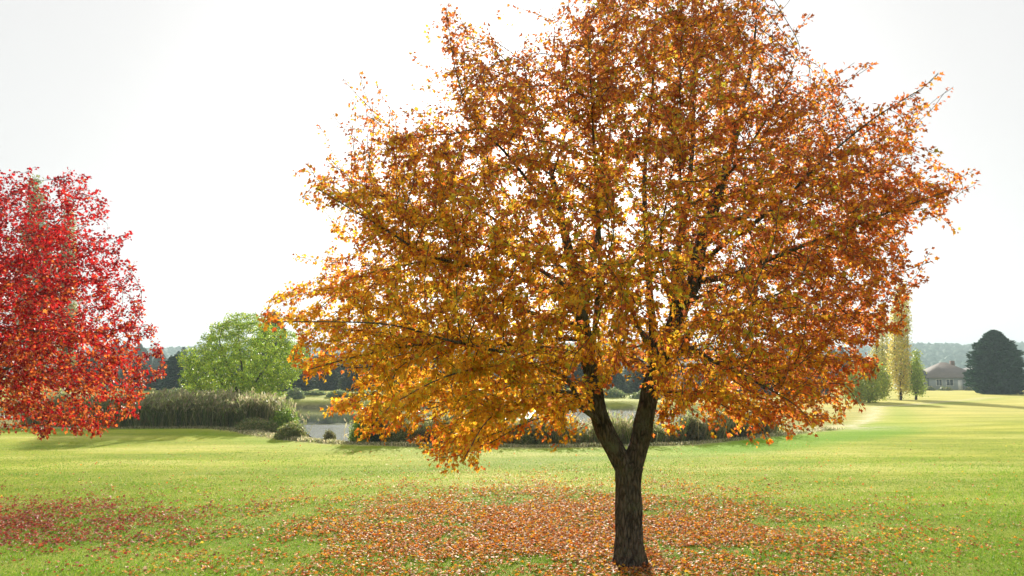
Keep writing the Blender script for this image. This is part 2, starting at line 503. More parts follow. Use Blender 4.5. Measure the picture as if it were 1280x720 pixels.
class Tree:
    def __init__(s):
        s.pos = []; s.par = []; s.minr = []

    def add_path(s, pts, parent=None, step=0.1, radii=None):
        """pts world; first point attaches to the nearest node when parent is None and the tree exists"""
        rs = resample(pts, step)
        if s.pos:
            arr = np.array(s.pos)
            pi = int(np.argmin(((arr - rs[0]) ** 2).sum(1)))
            rs = rs + (arr[pi] - rs[0]) * np.linspace(1, 0, len(rs))[:, None] ** 2
            rs = rs[1:]
        else:
            pi = -1
        L = len(rs)
        last = pi
        for i, p in enumerate(rs):
            s.pos.append(p); s.par.append(last)
            s.minr.append(float(np.interp(i / max(1, L - 1), np.linspace(0, 1, len(radii)), radii)) if radii else 0)
            last = len(s.pos) - 1

    def grow(s, att, step=0.1, infl=0.9, kill=0.2, iters=120, trop=(0, 0, 0.05), jit=0.12, start=0, mem=0.0, rad=0.0, hub=None):
        pos = np.array(s.pos)
        par = list(s.par)
        att = np.asarray(att)
        alive = np.ones(len(att), bool)
        nd = np.full(len(att), 1e9); ni = np.zeros(len(att), int)

        def upd(lo, hi):
            P_ = pos[lo:hi]
            for c0 in range(0, len(P_), 400):
                Q = P_[c0:c0 + 400]
                idx = np.where(alive)[0]
                if not len(idx): return
                A = att[idx]
                d2 = (A ** 2).sum(1)[:, None] + (Q ** 2).sum(1)[None] - 2 * A @ Q.T
                j = d2.argmin(1)
                d = np.sqrt(np.maximum(d2[np.arange(len(idx)), j], 0))
                b = d < nd[idx]
                nd[idx[b]] = d[b]; ni[idx[b]] = lo + c0 + j[b]
        upd(start, len(pos))
        trop = np.array(trop)
        nfix = len(pos)
        kidn = np.bincount(np.array([p_ for p_ in par if p_ >= 0], int), minlength=len(pos))
        for it in range(iters):
            alive &= nd > kill
            sel = alive & (nd < infl)
            if not sel.any(): break
            idx = np.where(sel)[0]
            dirs = att[idx] - pos[ni[idx]]
            dirs /= np.linalg.norm(dirs, axis=1)[:, None]
            un, inv = np.unique(ni[idx], return_inverse=True)
            acc = np.zeros((len(un), 3))
            np.add.at(acc, inv, dirs)
            acc /= np.maximum(np.linalg.norm(acc, axis=1), 1e-6)[:, None]
            acc += trop + rng.normal(0, jit, acc.shape)
            if mem:
                pp_ = np.array(par)[un]
                acc += mem * norm(pos[un] - pos[np.maximum(pp_, 0)])
            if rad: acc += rad * norm(pos[un] - np.array(hub))
            acc /= np.linalg.norm(acc, axis=1)[:, None]
            ok_ = kidn[un] < np.where(un < nfix, 4, 3)
            # a new twig may not crowd its older sibling
            un = un[ok_]; acc = acc[ok_]
            newp = pos[un] + acc * step
            if len(newp):
                kd_ = kdtree.KDTree(len(pos))
                for i_, p_ in enumerate(pos): kd_.insert(p_, i_)
                kd_.balance()
                free = np.array([kd_.find(p_)[2] > step * .55 for p_ in newp])
                un = un[free]; newp = newp[free]
            if not len(newp): break
            kidn[un] += 1
            kidn = np.concatenate([kidn, np.zeros(len(newp), int)])
            lo = len(pos)
            pos = np.vstack([pos, newp])
            par += list(un)
            upd(lo, len(pos))
        par = np.array(par)
        # smooth grown part
        for _ in range(2):
            ch_sum = np.zeros_like(pos); ch_n = np.zeros(len(pos))
            ok = par >= 0
            np.add.at(ch_sum, par[ok], pos[ok]); np.add.at(ch_n, par[ok], 1)
            mv = np.arange(len(pos)) >= nfix
            mv &= ch_n > 0
            newpos = pos.copy()
            newpos[mv] = pos[mv] * 0.5 + 0.25 * pos[par[mv]] + 0.25 * ch_sum[mv] / ch_n[mv][:, None]
            pos = newpos
        s.pos = pos
        s.par = par
        s.minr = np.concatenate([np.array(s.minr), np.zeros(len(pos) - len(s.minr))])

    def radii(s, tip=0.003, ex=2.3):
        n = len(s.pos)
        par = np.asarray(s.par)
        acc = np.zeros(n)
        # children always have larger index than parents
        r = np.zeros(n)
        s.nch = np.bincount(par[par >= 0], minlength=n)
        for i in range(n - 1, -1, -1):
            if acc[i] == 0: acc[i] = tip ** ex
            r[i] = acc[i] ** (1 / ex)
            if par[i] >= 0: acc[par[i]] += acc[i]
        s.r = np.maximum(r, 0)
        s.rp = r
        mr = np.asarray(s.minr)
        s.r = np.where(mr > 0, mr, np.minimum(r, 10))
        # a grown twig is never thicker than what it grows from
        for i in range(n):
            if par[i] >= 0: s.r[i] = min(s.r[i], s.r[par[i]])
        return s.r

    def tubes(s, rmin, rmax, sides_big=14, noise_amp=0.0, root=0):
        """all chains; returns verts, faces for nodes whose radius is in the range"""
        n = len(s.pos)
        par = np.asarray(s.par)
        kids = [[] for _ in range(n)]
        for i in range(n):
            if par[i] >= 0: kids[par[i]].append(i)
        verts = []; faces = []; nv = 0
        stack = [(root, -1)]
        while stack:
            st, pr_ = stack.pop()
            chain = [pr_] if pr_ >= 0 else []
            cur = st
            while True:
                chain.append(cur)
                ks = kids[cur]
                if not ks: break
                ks = sorted(ks, key=lambda k: -s.r[k] - s.rp[k] * .01)
                for k in ks[1:]: stack.append((k, cur))
                cur = ks[0]
            pts = s.pos[chain]; rad = s.r[chain].copy()
            if pr_ >= 0: rad[0] = min(rad[0], rad[1] * 1.15)
            keep = (rad >= rmin) & (rad < rmax)
            if keep.sum() < 2: continue
            # contiguous range
            a = int(np.argmax(keep)); b = len(keep) - int(np.argmax(keep[::-1]))
            if a > 0: a -= 1
            pts = pts[a:b]; rad = rad[a:b]
            if len(pts) < 2: continue
            mxr = rad.max()
            k = sides_big if mxr > 0.06 else (8 if mxr > 0.025 else (5 if mxr > 0.01 else 3))
            tan = np.gradient(pts, axis=0)
            tan /= np.maximum(np.linalg.norm(tan, axis=1), 1e-9)[:, None]
            up = np.array([1.0, 0, 0]) if abs(tan[0][0]) < .8 else np.array([0, 1.0, 0])
            ang = np.arange(k) * 2 * math.pi / k
            for q in range(len(pts)):
                t = tan[q]
                u = up - t * (up @ t); u /= np.linalg.norm(u) + 1e-9
                w_ = np.cross(t, u)
                up = u
                rr_ = np.full(k, rad[q])
                if noise_amp and k >= 8:
                    p = pts[q]
                    rr_ = rad[q] * (1 + noise_amp * (np.sin(ang * 3 + p[2] * 3 + p[0]) * .5 + np.sin(ang * 5 - p[2] * 7 + 1) * .35 + np.sin(ang * 2 + p[2] * 11) * .3))
                    if rad[q] > .1: rr_ = rr_ * (1 + .022 * np.sin(ang * 13 + 2 * np.sin(p[2] * 4)) + rng.normal(0, .012, k)) + np.clip(rad[q] - .2, 0, .2) * 1.1 * np.sin(ang * 5 + 1)
                verts.append(pts[q] + (np.cos(ang)[:, None] * u + np.sin(ang)[:, None] * w_) * rr_[:, None])
            for q in range(len(pts) - 1):
                base = nv + q * k
                j = np.arange(k); j2 = (j + 1) % k
                faces.append(np.stack([base + j, base + j2, base + k + j2, base + k + j], 1))
            nv += len(pts) * k
        if not verts: return np.zeros((0, 3)), np.zeros((0, 4), int)
        return np.vstack(verts), np.vstack(faces)


# leaf blade outline: two halves folded along the midrib
HALF = np.array([(0, 0), (0.34, -0.10), (0.30, 0.16), (0.56, 0.46), (0.24, 0.50), (0.12, 0.70), (0, 1.0)])
HALF_SIMPLE = np.array([(0, 0), (0.42, 0.10), (0.50, 0.48), (0.18, 0.62), (0, 1.0)])


def norm(a):
    return a / np.maximum(np.linalg.norm(a, axis=-1), 1e-9)[..., None]


def leaves(base, axis, nrm, size, fold, half=HALF):
    """vectorised leaf blades. returns verts, flat faces, totals, verts per leaf"""
    n = len(base)
    axis = norm(axis)
    side = norm(np.cross(axis, nrm)); nrm = np.cross(side, axis)
    h = len(half)
    V_ = np.zeros((n, 2 * h - 2, 3))
    cf, sf = np.cos(fold), np.sin(fold)
    idx = 0
    for (x, y) in half:
        bend = -0.18 * y * y
        V_[:, idx] = base + axis * (size * y)[:, None] + side * (size * x * cf)[:, None] + nrm * (size * (x * sf + bend))[:, None]
        idx += 1
    for (x, y) in half[1:-1]:
        bend = -0.18 * y * y
        V_[:, idx] = base + axis * (size * y)[:, None] - side * (size * x * cf)[:, None] + nrm * (size * (x * sf + bend))[:, None]
        idx += 1
    m_ = 2 * h - 2
    f1 = list(range(h))
    f2 = [0] + list(range(2 * h - 3, h - 1, -1))[::-1] + [h - 1]
    f2 = f2[::-1]
    off = (np.arange(n) * m_)[:, None]
    F_ = np.concatenate([off + np.array(f1), off + np.array(f2)], 1).ravel()
    tot = np.tile([h, h], n)
    return V_.reshape(-1, 3), F_, tot, m_


def rnd_dirs(n):
    return norm(rng.normal(size=(n, 3)))


def poly_radius(theta, poly, c):
    """distance from c to polygon along each angle"""
    d = np.stack([np.cos(theta), np.sin(theta)], 1)
    best = np.full(len(theta), 1e9)
    n = len(poly)
    for i in range(n):
        a = poly[i] - c; b = poly[(i + 1) % n] - c
        e = b - a
        den = d[:, 0] * e[1] - d[:, 1] * e[0]
        den = np.where(np.abs(den) < 1e-9, 1e-9, den)
        t = (a[0] * e[1] - a[1] * e[0]) / den
        u = (a[0] * d[:, 1] - a[1] * d[:, 0]) / den
        ok = (t > 0) & (u >= 0) & (u <= 1)
        best = np.where(ok & (t < best), t, best)
    return np.where(best > 1e8, 0, best)


def crown_points(poly, c, Y0, depth, n, gap=0.35, zmin=1.0, shell=0.0, thin=0.0):
    poly = np.array(poly, float); c = np.array(c, float)
    lo, hi = poly.min(0), poly.max(0)
    out_ = []
    tot = 0
    while tot < n:
        q = rng.uniform(lo, hi, (n * 3, 2))
        q = q[inside(q[:, 0], q[:, 1], poly)]
        th = np.arctan2(q[:, 1] - c[1], q[:, 0] - c[0])
        r = np.hypot(q[:, 0] - c[0], q[:, 1] - c[1])
        R = poly_radius(th, poly, c)
        k = np.clip(r / np.maximum(R, 1), 0, 1)
        hd = depth * np.sqrt(1 - k ** 2) + 0.05
        t = rng.uniform(-1, 1, len(q))
        if shell: t = np.sign(t) * np.abs(t) ** (1 - shell)
        dy = t * hd
        w_ = np.array([P(a, b, Y0 + d) for (a, b), d in zip(q, dy)])
        nz_ = vnoise(w_[:, 0] + w_[:, 2] * .7, w_[:, 1] - w_[:, 2] * .9, 0.8, 4) + 0.6 * vnoise(w_[:, 0] - w_[:, 1], w_[:, 2] * 2, .5, 6)
        keep = (nz_ > -gap) | (rng.random(len(q)) < 0.35)
        keep &= (rng.random(len(q)) > thin * sm(.72, 1.0, k) * (1 - .4 * (nz_ > 0))) & (w_[:, 2] > zmin)
        out_.append(w_[keep]); tot += keep.sum()
    return np.vstack(out_)[:n]


def palette_pick(n, cols, weights):
    cols = np.array(cols); weights = np.asarray(weights, float)
    if weights.ndim == 1: weights = np.tile(weights, (n, 1))
    w_ = weights / weights.sum(1)[:, None]
    cum = np.cumsum(w_, 1)
    k = (rng.random(n)[:, None] > cum).sum(1).clip(0, len(cols) - 1)
    c_ = cols[k]
    return np.clip(c_ * rng.uniform(0.8, 1.2, (n, 1)) * rng.uniform(0.92, 1.08, (n, 3)), 0, 0.95)


def add_shoots(tree, ctr, frac, lo, hi, step=.09, rmin=.62, scale=(4.4, 4.0, 4.6)):
    """thin straight whips growing out of the outer twigs, sparsely leafed"""
    pos = np.array(tree.pos); par = np.array(tree.par)
    nch = np.bincount(par[par >= 0], minlength=len(pos))
    rel = (pos - ctr) / np.array(scale)
    rr_ = np.linalg.norm(rel, axis=1)
    ends = np.where((nch == 0) & (rr_ > rmin) & (rng.random(len(pos)) < frac))[0]
    newp, newpar = [], []
    base_n = len(pos)
    for e in ends:
        g_ = par[par[e]] if par[e] >= 0 else e
        d_ = norm(pos[e] - pos[g_]) * .7 + norm(pos[e] - ctr) * .5 + np.array([0, 0, .35 if pos[e][2] > ctr[2] - .8 else -.25])
        d_ = norm(d_)
        k_ = rng.integers(lo, hi) if pos[e][2] > ctr[2] - .6 else rng.integers(1, 3)
        last = e; p_ = pos[e]
        for _ in range(k_):
            d_ = norm(d_ + rng.normal(0, .1, 3))
            p_ = p_ + d_ * step
            newp.append(p_); newpar.append(last)
            last = base_n + len(newp) - 1
    tree.pos = np.vstack([pos, np.array(newp)]); tree.par = np.concatenate([par, newpar]).astype(int)
    tree.minr = np.concatenate([tree.minr, np.zeros(len(newp))])
    tree.shoot0 = base_n


def leafed(tree, rmax, per, size, petiole, twig_bias=None):
    """leaf base positions and outward axes on thin wood"""
    r = tree.r
    n = len(r)
    sel = np.where((r < rmax) & (np.arange(n) > 10))[0]
    q = tree.pos[sel]
    dn = vnoise(q[:, 0] * 1.1 + q[:, 1] * .6, q[:, 2] * 2.6 - q[:, 1] * .8, .42, 51) + .6 * vnoise(q[:, 0] + q[:, 1], q[:, 2] * 2.2, .19, 52)
    dn2 = vnoise(q[:, 0] - q[:, 1] * .7, q[:, 2] * 2.0 + q[:, 1], .85, 53)
    w_ = np.clip(1 + 1.0 * dn + .45 * dn2, .06, 2.2)
    if hasattr(tree, 'shoot0'): w_ = np.where(sel >= tree.shoot0, .75, w_)
    if twig_bias is not None: w_ = w_ * twig_bias(q)
    cnt = rng.poisson(per * w_)
    cnt = cnt + (tree.nch[sel] == 0) * 2
    idx = np.repeat(sel, cnt)
    par = np.asarray(tree.par)[idx]
    d = norm(tree.pos[idx] - tree.pos[par])
    t = rng.random(len(idx))[:, None]
    p = tree.pos[par] * t + tree.pos[idx] * (1 - t)
    sdir = norm(rnd_dirs(len(idx)) + d * 0.5)
    pb_ = p + sdir * (rng.uniform(.3, 1, len(idx)) * petiole)[:, None]
    return pb_, sdir, d, idx


# ------------------------------------------------------------------ the big orange maple
TY = 10.5
BASE = P(787, 705, TY)
bz = float(ground_z(BASE[0], BASE[1]))


def W(l, Y0=TY):
    return [P(a, b, Y0 + c_) for a, b, c_ in l]


T = Tree()
base0 = P(787, 708, TY); base0[2] = bz - 0.12
T.add_path([base0] + W([(786, 690, 0), (786, 660, 0), (786, 620, 0), (787, 590, 0), (789, 580, 0)]), step=0.07,
           radii=[.28, .225, .203, .197, .19, .186, .185, .185, .19, .195, .19])
T.add_path(W([(785, 592, 0), (768, 566, 0), (752, 535, 0), (743, 500, -.05), (738, 470, -.1), (732, 440, -.15), (727, 400, -.2), (718, 350, -.2), (705, 290, -.2),
              (690, 220, -.1), (672, 150, 0), (655, 85, 0)]), radii=[.15, .13, .12, .11, .105, .09, .075, .06, .045, .03, .02, .012, .006])
T.add_path(W([(789, 592, 0), (800, 560, 0), (808, 520, .05), (815, 485, .1), (827, 450, .1), (840, 418, .1), (852, 385, .1), (868, 354, .1), (875, 312, .15),
              (889, 275, .2), (905, 220, .25), (925, 150, .4), (942, 60, .4), (948, -20, .4)]), radii=[.15, .135, .13, .125, .12, .11, .10, .085, .07, .055, .045, .035, .02, .01, .005])
LIMBS = [
    ([(868, 354, .1), (900, 348, -.2), (930, 339, -.5), (982, 316, -.9), (1050, 290, -1.3), (1120, 262, -1.6), (1188, 238, -1.8)], .05),
    ([(840, 418, .1), (843, 387, 0), (845, 330, 0), (858, 262, -.1), (866, 180, -.1), (868, 90, 0), (870, 0, 0), (872, -50, 0)], .06),
    ([(820, 470, 0), (817, 425, .2), (812, 360, .35), (808, 294, .5), (806, 219, .7), (815, 120, .9), (820, 20, 1.0), (825, -50, 1)], .065),
    ([(827, 450, .1), (840, 440, -.2), (864, 436, -.5), (892, 452, -1), (930, 470, -1.6), (985, 500, -2.2), (1010, 522, -2.5)], .042),
    ([(827, 450, .1), (843, 443, .2), (862, 440, .5), (900, 447, 1.1), (940, 460, 1.7), (980, 478, 2.2), (1040, 500, 2.6)], .04),
    ([(840, 418, .1), (858, 407, .2), (880, 404, .4), (905, 410, .6), (940, 415, 1.0), (1000, 420, 1.5), (1060, 405, 1.9), (1105, 395, 2.2)], .042),
    ([(866, 357, .1), (890, 320, -.3), (930, 290, -.8), (980, 250, -1.2), (1030, 200, -1.5), (1090, 150, -1.7), (1150, 112, -1.8)], .04),
    ([(875, 312, .15), (905, 290, .6), (950, 250, 1.2), (1000, 190, 1.7), (1045, 110, 2)], .035),
    ([(858, 262, -.1), (900, 230, -.8), (945, 170, -1.4), (980, 110, -1.8), (1000, 60, -2)], .03),
    ([(815, 487, .1), (835, 492, -.5), (870, 490, -1.0), (905, 491, -1.4), (935, 512, -1.8)], .018),
    ([(850, 388, .1), (880, 370, 1), (930, 350, 1.8), (1000, 330, 2.6), (1080, 330, 3)], .04),
    ([(841, 395, 0), (850, 300, -1), (850, 200, -1.8), (850, 110, -2.2), (852, 20, -2.3)], .035),
    ([(735, 450, -.1), (700, 440, -.5), (660, 434, -1.0), (600, 428, -1.6), (540, 430, -2.1), (470, 440, -2.5), (385, 462, -2.8)], .04),
    ([(729, 410, -.2), (690, 400, .3), (640, 385, .8), (570, 370, 1.2), (490, 350, 1.6), (420, 345, 1.9), (375, 362, 2.1)], .04),
    ([(727, 398, -.2), (680, 360, -.8), (620, 340, -1.4), (540, 320, -2), (470, 280, -2.4), (395, 235, -2.6)], .042),
    ([(718, 350, -.2), (670, 310, .6), (591, 254, 1.2), (537, 196, 1.6), (491, 162, 1.8), (440, 112, 2)], .035),
    ([(705, 290, -.2), (670, 240, -.6), (635, 195, -1), (591, 146, -1.4), (570, 90, -1.5), (558, 15, -1.6)], .03),
    ([(743, 500, 0), (700, 490, -1), (650, 500, -2), (610, 525, -2.8), (585, 565, -3.2)], .03),
    ([(746, 512, 0), (710, 500, .7), (660, 480, 1.5), (600, 480, 2.2), (530, 505, 2.6)], .03),
    ([(754, 538, 0), (742, 525, -.2), (726, 512, -.3), (720, 495, -.4), (700, 470, -1.2), (640, 455, -2.3), (560, 470, -3.2), (490, 505, -3.6)], .04),
    ([(738, 465, -.1), (745, 400, -.9), (750, 320, -1.6), (745, 230, -2.1), (740, 140, -2.5), (735, 40, -2.6)], .045),
    ([(728, 402, -.2), (740, 330, .9), (755, 240, 1.6), (765, 130, 2.1), (770, 10, 2.2)], .04),
    ([(721, 368, -.2), (660, 330, 0), (590, 300, 0), (520, 270, .2), (440, 225, .3), (390, 228, .3)], .035),
    ([(731, 425, -.15), (690, 425, -1.2), (640, 440, -2.2), (560, 425, -3.0), (480, 405, -3.4), (345, 402, -3.6)], .035),
    ([(727, 395, -.2), (700, 340, 1.3), (650, 270, 2.2), (600, 180, 2.8), (580, 120, 2.9)], .035),
    ([(822, 462, .1), (805, 420, -1), (785, 380, -2), (770, 350, -3), (755, 330, -3.6)], .04),
    ([(835, 430, .1), (855, 420, -1.2), (890, 400, -2.3), (940, 385, -3.2)], .04),
    ([(842, 400, .1), (825, 320, -1.5), (835, 240, -2.4), (850, 170, -2.9)], .035),
    ([(842, 400, .1), (855, 340, 1.5), (870, 280, 2.6), (890, 200, 3.2)], .035),
    ([(817, 425, .2), (790, 400, 1.3), (750, 370, 2.4), (700, 350, 3.2)], .035),
    ([(820, 470, .1), (800, 450, 1.2), (780, 440, 2.4), (740, 440, 3.4)], .03),
    ([(806, 219, .7), (780, 150, .5), (765, 70, .4), (755, -20, .3)], .022),
    ([(690, 220, -.1), (660, 190, .6), (640, 120, 1), (628, 60, 1.1)], .02),
    ([(690, 220, -.1), (710, 150, -.4), (705, 80, -.6), (700, 25, -.7)], .02),
    ([(905, 220, .25), (950, 190, .3), (1000, 140, .3), (1030, 95, .3)], .02),
    ([(889, 275, .2), (950, 270, .2), (1020, 250, .1), (1080, 215, 0), (1130, 175, 0)], .025),
]
for l, r0 in LIMBS:
    T.add_path(W(l), radii=[r0, r0 * .82, r0 * .66, r0 * .5, r0 * .34, r0 * .2, .005])
nscaf = len(T.pos)
SIL = [(745, -80), (700, -10), (665, 50), (632, 75), (600, 35), (560, 12), (552, 65), (540, 90), (545, 135), (510, 165), (478, 105), (445, 118), (440, 150), (452, 200),
       (430, 225), (382, 218), (385, 250), (425, 275), (405, 318), (440, 345), (385, 356), (392, 385), (335, 396), (340, 410), (398, 425), (368, 462), (382, 475), (430, 470),
       (405, 520), (440, 530), (430, 550), (480, 540), (520, 545), (540, 578), (590, 588), (625, 565), (650, 540), (700, 560), (745, 520), (770, 480), (815, 490),
       (815, 540), (850, 548), (880, 530), (930, 550), (985, 535), (1012, 540), (1060, 520), (1062, 495), (1100, 455), (1085, 430), (1135, 420), (1115, 385), (1135, 365),
       (1125, 335), (1150, 328), (1110, 300), (1155, 280), (1205, 232), (1205, 215), (1150, 240), (1140, 200), (1168, 140), (1165, 105), (1125, 150), (1090, 165), (1060, 140), (1050, 90),
       (1010, 85), (990, 35), (970, 10), (960, -60), (870, -110)]
att = crown_points(SIL, (800, 330), TY, 3.9, 9500, gap=0.5, zmin=1.15, thin=.8)
T.grow(att, step=0.09, infl=1.3, kill=0.15, iters=170, trop=(0, 0, 0.04), jit=0.12, start=60, mem=.5, rad=.5, hub=(BASE[0], TY, 2.3))
add_shoots(T, np.array([BASE[0] + .1, TY, 4.4]), .44, 2, 8)
T.radii(tip=0.004)
print('maple nodes', len(T.pos))
root = empty('maple_tree', (BASE[0], BASE[1], bz))
tag(root, 'big orange and gold maple with a forked dark trunk in the lawn', 'tree', 'autumn maples on the lawn')
off = np.array([BASE[0], BASE[1], bz])


def tree_parts(T, root, off, split, bark, twig, tname='trunk', bname='branches', amp=.1):
    v, f = T.tubes(split, 99, 44, amp)
    mesh_obj(tname, v - off, f, np.full(len(f), 4), bark, root, smooth=True)
    v, f = T.tubes(0, split, 8, 0)
    if len(f): mesh_obj(bname, v - off, f, np.full(len(f), 4), twig, root, smooth=True)


tree_parts(T, root, off, 0.05, M_BARK, M_TWIG)
SCAF = T.pos[:nscaf][T.r[:nscaf] > .024]


def maple_density(q):
    x_, y_ = proj(q)
    th_ = np.arctan2(y_ - 330, x_ - 800)
    k_ = np.hypot(x_ - 800, y_ - 330) / np.maximum(poly_radius(th_, np.array(SIL, float), np.array([800., 330.])), 1)
    hi_ = sm(4.2, 7.0, q[:, 2])
    w_ = .9 * (1 - .32 * hi_) * (1 - (.3 + .42 * hi_) * sm(.62, 1.0, k_))
    kd_ = kdtree.KDTree(len(SCAF))
    for i_, p_ in enumerate(SCAF): kd_.insert(p_, i_)
    kd_.balance()
    ds_ = np.array([kd_.find(p_)[2] for p_ in q])
    w_ = w_ * (.15 + .85 * sm(.15, .5, ds_))
    rel = (q - np.array([BASE[0] + .1, TY, 4.4])) / np.array([4.4, 3.9, 4.4])
    w_ = w_ * (.3 + .7 * sm(.3, .62, np.linalg.norm(rel, axis=1)))
    for c_, s_, a_ in ((P(905, 360, TY - 2.6), (1.0, 1.3, .65), .75), (P(900, 465, TY - 1.5), (.8, 1.5, .35), .6), (P(850, 250, TY - 2.5), (.5, 1.4, .8), .5),
                       (P(640, 210, TY - 2), (.6, 1.3, .6), .45), (P(560, 260, TY - 1.5), (.6, 1.3, .4), .45), (P(935, 420, TY + 1.5), (.7, 1.6, .3), .8)):
        e_ = (((q - c_) / np.array(s_)) ** 2).sum(1)
        w_ = w_ * (1 - a_ * np.exp(-e_))
    return w_


pb_, sdir, d, idx = leafed(T, 0.011, 11.0, 0.07, 0.08, maple_density)
n = len(pb_)
print('maple leaves', n)
axis = norm(sdir * 0.8 + d * 0.5 + rnd_dirs(n) * 0.4 + np.array([0, 0, -0.45]))
nrm = norm(rnd_dirs(n) * 0.9 + np.array([0, 0, 0.8]))
size = rng.uniform(0.036, 0.068, n)
ppx, ppy = proj(pb_)
# hue follows where on the tree a leaf grew: gold low on the left, rust at the top and right, olive inside
th = np.arctan2(ppy - 330, ppx - 800)
kk = np.hypot(ppx - 800, ppy - 330) / np.maximum(poly_radius(th, np.array(SIL, float), np.array([800., 330.])), 1)
wx = (pb_[:, 0] - BASE[0]) / 4.5
wz = (pb_[:, 2] - 1.5) / 6.0
loc = vnoise(pb_[:, 0] + pb_[:, 1] * .5, pb_[:, 2] * 1.3, 0.55, 8)
gold = np.clip(1.1 - 0.8 * wx - 1.5 * wz + .3 * loc, .05, 2)
amber = np.full(n, 1.2)
rust = np.clip(0.2 + 1.2 * wx + 3.2 * wz + .3 * loc, .05, 2)
redor = np.clip(.15 + 1.1 * sm(.75, 1, kk) + 0.45 * wx - .2 * wz, .03, 2)
olive = np.clip(1.15 * (1 - kk) - .2 * wx + .15 * vnoise(pb_[:, 0], pb_[:, 2], .8, 9), .02, 1)
cols = palette_pick(n, [(0.88, 0.53, 0.035), (0.76, 0.34, 0.03), (0.48, 0.145, 0.05), (0.82, 0.20, 0.035), (0.50, 0.42, 0.04)],
                    np.stack([gold, amber, rust, redor, olive], 1))
v, f, tot, mper = leaves(pb_, axis, nrm, size, rng.uniform(.1, .7, n))
mesh_obj('crown', v - off, f, tot, M_LEAF, root, np.repeat(cols, mper, 0))

# ------------------------------------------------------------------ the red maple at the left
RX, RY = -11.2, 14.3
rz = float(ground_z(RX, RY))
T2 = Tree()
T2.add_path([(RX, RY, rz - .1), (RX, RY, rz + .6), (RX + .03, RY, rz + 1.5)], step=.08, radii=[.2, .16, .15, .14])
top = []
for i in range(26):
    a = i * 2.399
    lev = rng.uniform(0.0, 1.0)
    h0 = rz + 1.3 + lev * 2.2
    el = math.radians(8 + 70 * lev ** 1.2)
    R_ = 3.7 if lev < .6 else 2.7
    e = np.array([math.cos(a) * math.cos(el) * R_, math.sin(a) * math.cos(el) * R_, math.sin(el) * R_])
    top.append((h0, e))
T2.add_path([(RX, RY, rz + 1.5), (RX + .1, RY, rz + 2.6), (RX - .05, RY + .1, rz + 4), (RX + .05, RY, rz + 5.0), (RX, RY, rz + 5.9)], radii=[.13, .1, .07, .03, .006])
for h0, e in top:
    s0 = np.array([RX, RY, h0])
    T2.add_path([s0, s0 + e * .35 + np.array([0, 0, .25]), s0 + e * .7 + np.array([0, 0, .3]), s0 + e], radii=[.04, .03, .018, .006])
SIL2 = [(-67, 198), (-20, 202), (5, 208), (60, 232), (97, 215), (108, 225), (130, 262), (148, 300), (160, 345), (172, 385), (168, 425), (200, 470), (165, 510), (140, 535), (90, 545), (50, 545),
        (-20, 535), (-67, 535)]
SIL2 = SIL2 + [(-134 - a, b) for a, b in SIL2[::-1]]
att = crown_points(SIL2, (-67, 370), RY, 4.0, 5200, gap=0.4, zmin=1.15, thin=.75)
T2.grow(att, step=0.11, infl=1.5, kill=0.18, iters=130, trop=(0, 0, 0.03), jit=0.13, start=8, mem=.5, rad=.5, hub=(RX, RY, 2.2))
add_shoots(T2, np.array([RX, RY, 3.6]), .35, 2, 7, scale=(4, 4, 3.2))
T2.radii(tip=0.003)
root2 = empty('maple_tree', (RX, RY, rz))
tag(root2, 'crimson maple at the left edge of the lawn above red fallen leaves', 'tree', 'autumn maples on the lawn')
off2 = np.array([RX, RY, rz])
tree_parts(T2, root2, off2, 0.05, M_BARK, M_TWIG)
pb_, sdir, d, idx = leafed(T2, 0.012, 6.5, 0.07, 0.1, lambda q: 1 - .4 * sm(4.2, 6.5, q[:, 2]))
n = len(pb_)
print('red leaves', n)
wz = (pb_[:, 2] - 1.3) / 5.5
loc = vnoise(pb_[:, 0] + pb_[:, 1], pb_[:, 2] * 1.4, 0.6, 3)
rad_ = np.hypot(pb_[:, 0] - RX, pb_[:, 1] - RY) / 4.0
cols = palette_pick(n, [(0.40, 0.012, 0.016), (0.44, 0.026, 0.016), (0.60, 0.15, 0.03), (0.20, 0.008, 0.012), (0.34, 0.24, 0.04)],
                    np.stack([np.clip(.4 + 1.1 * wz + .3 * loc, .05, 2), np.full(n, .9), np.clip(1.5 - 2.4 * wz, .05, 1.6), np.clip(.2 + .4 * wz - .2 * loc, .05, 1),
                              np.clip(.55 - rad_ * .5 - wz * .4, 0, 1)], 1))
axis = norm(sdir * 0.8 + d * 0.5 + rnd_dirs(n) * 0.4 + np.array([0, 0, -0.4]))
nrm = norm(rnd_dirs(n) * 0.9 + np.array([0, 0, 0.8]))
v, f, tot, mper = leaves(pb_, axis, nrm, rng.uniform(0.042, 0.075, n), rng.uniform(.1, .7, n))
mesh_obj('crown', v - off2, f, tot, M_LEAF, root2, np.repeat(cols, mper, 0))


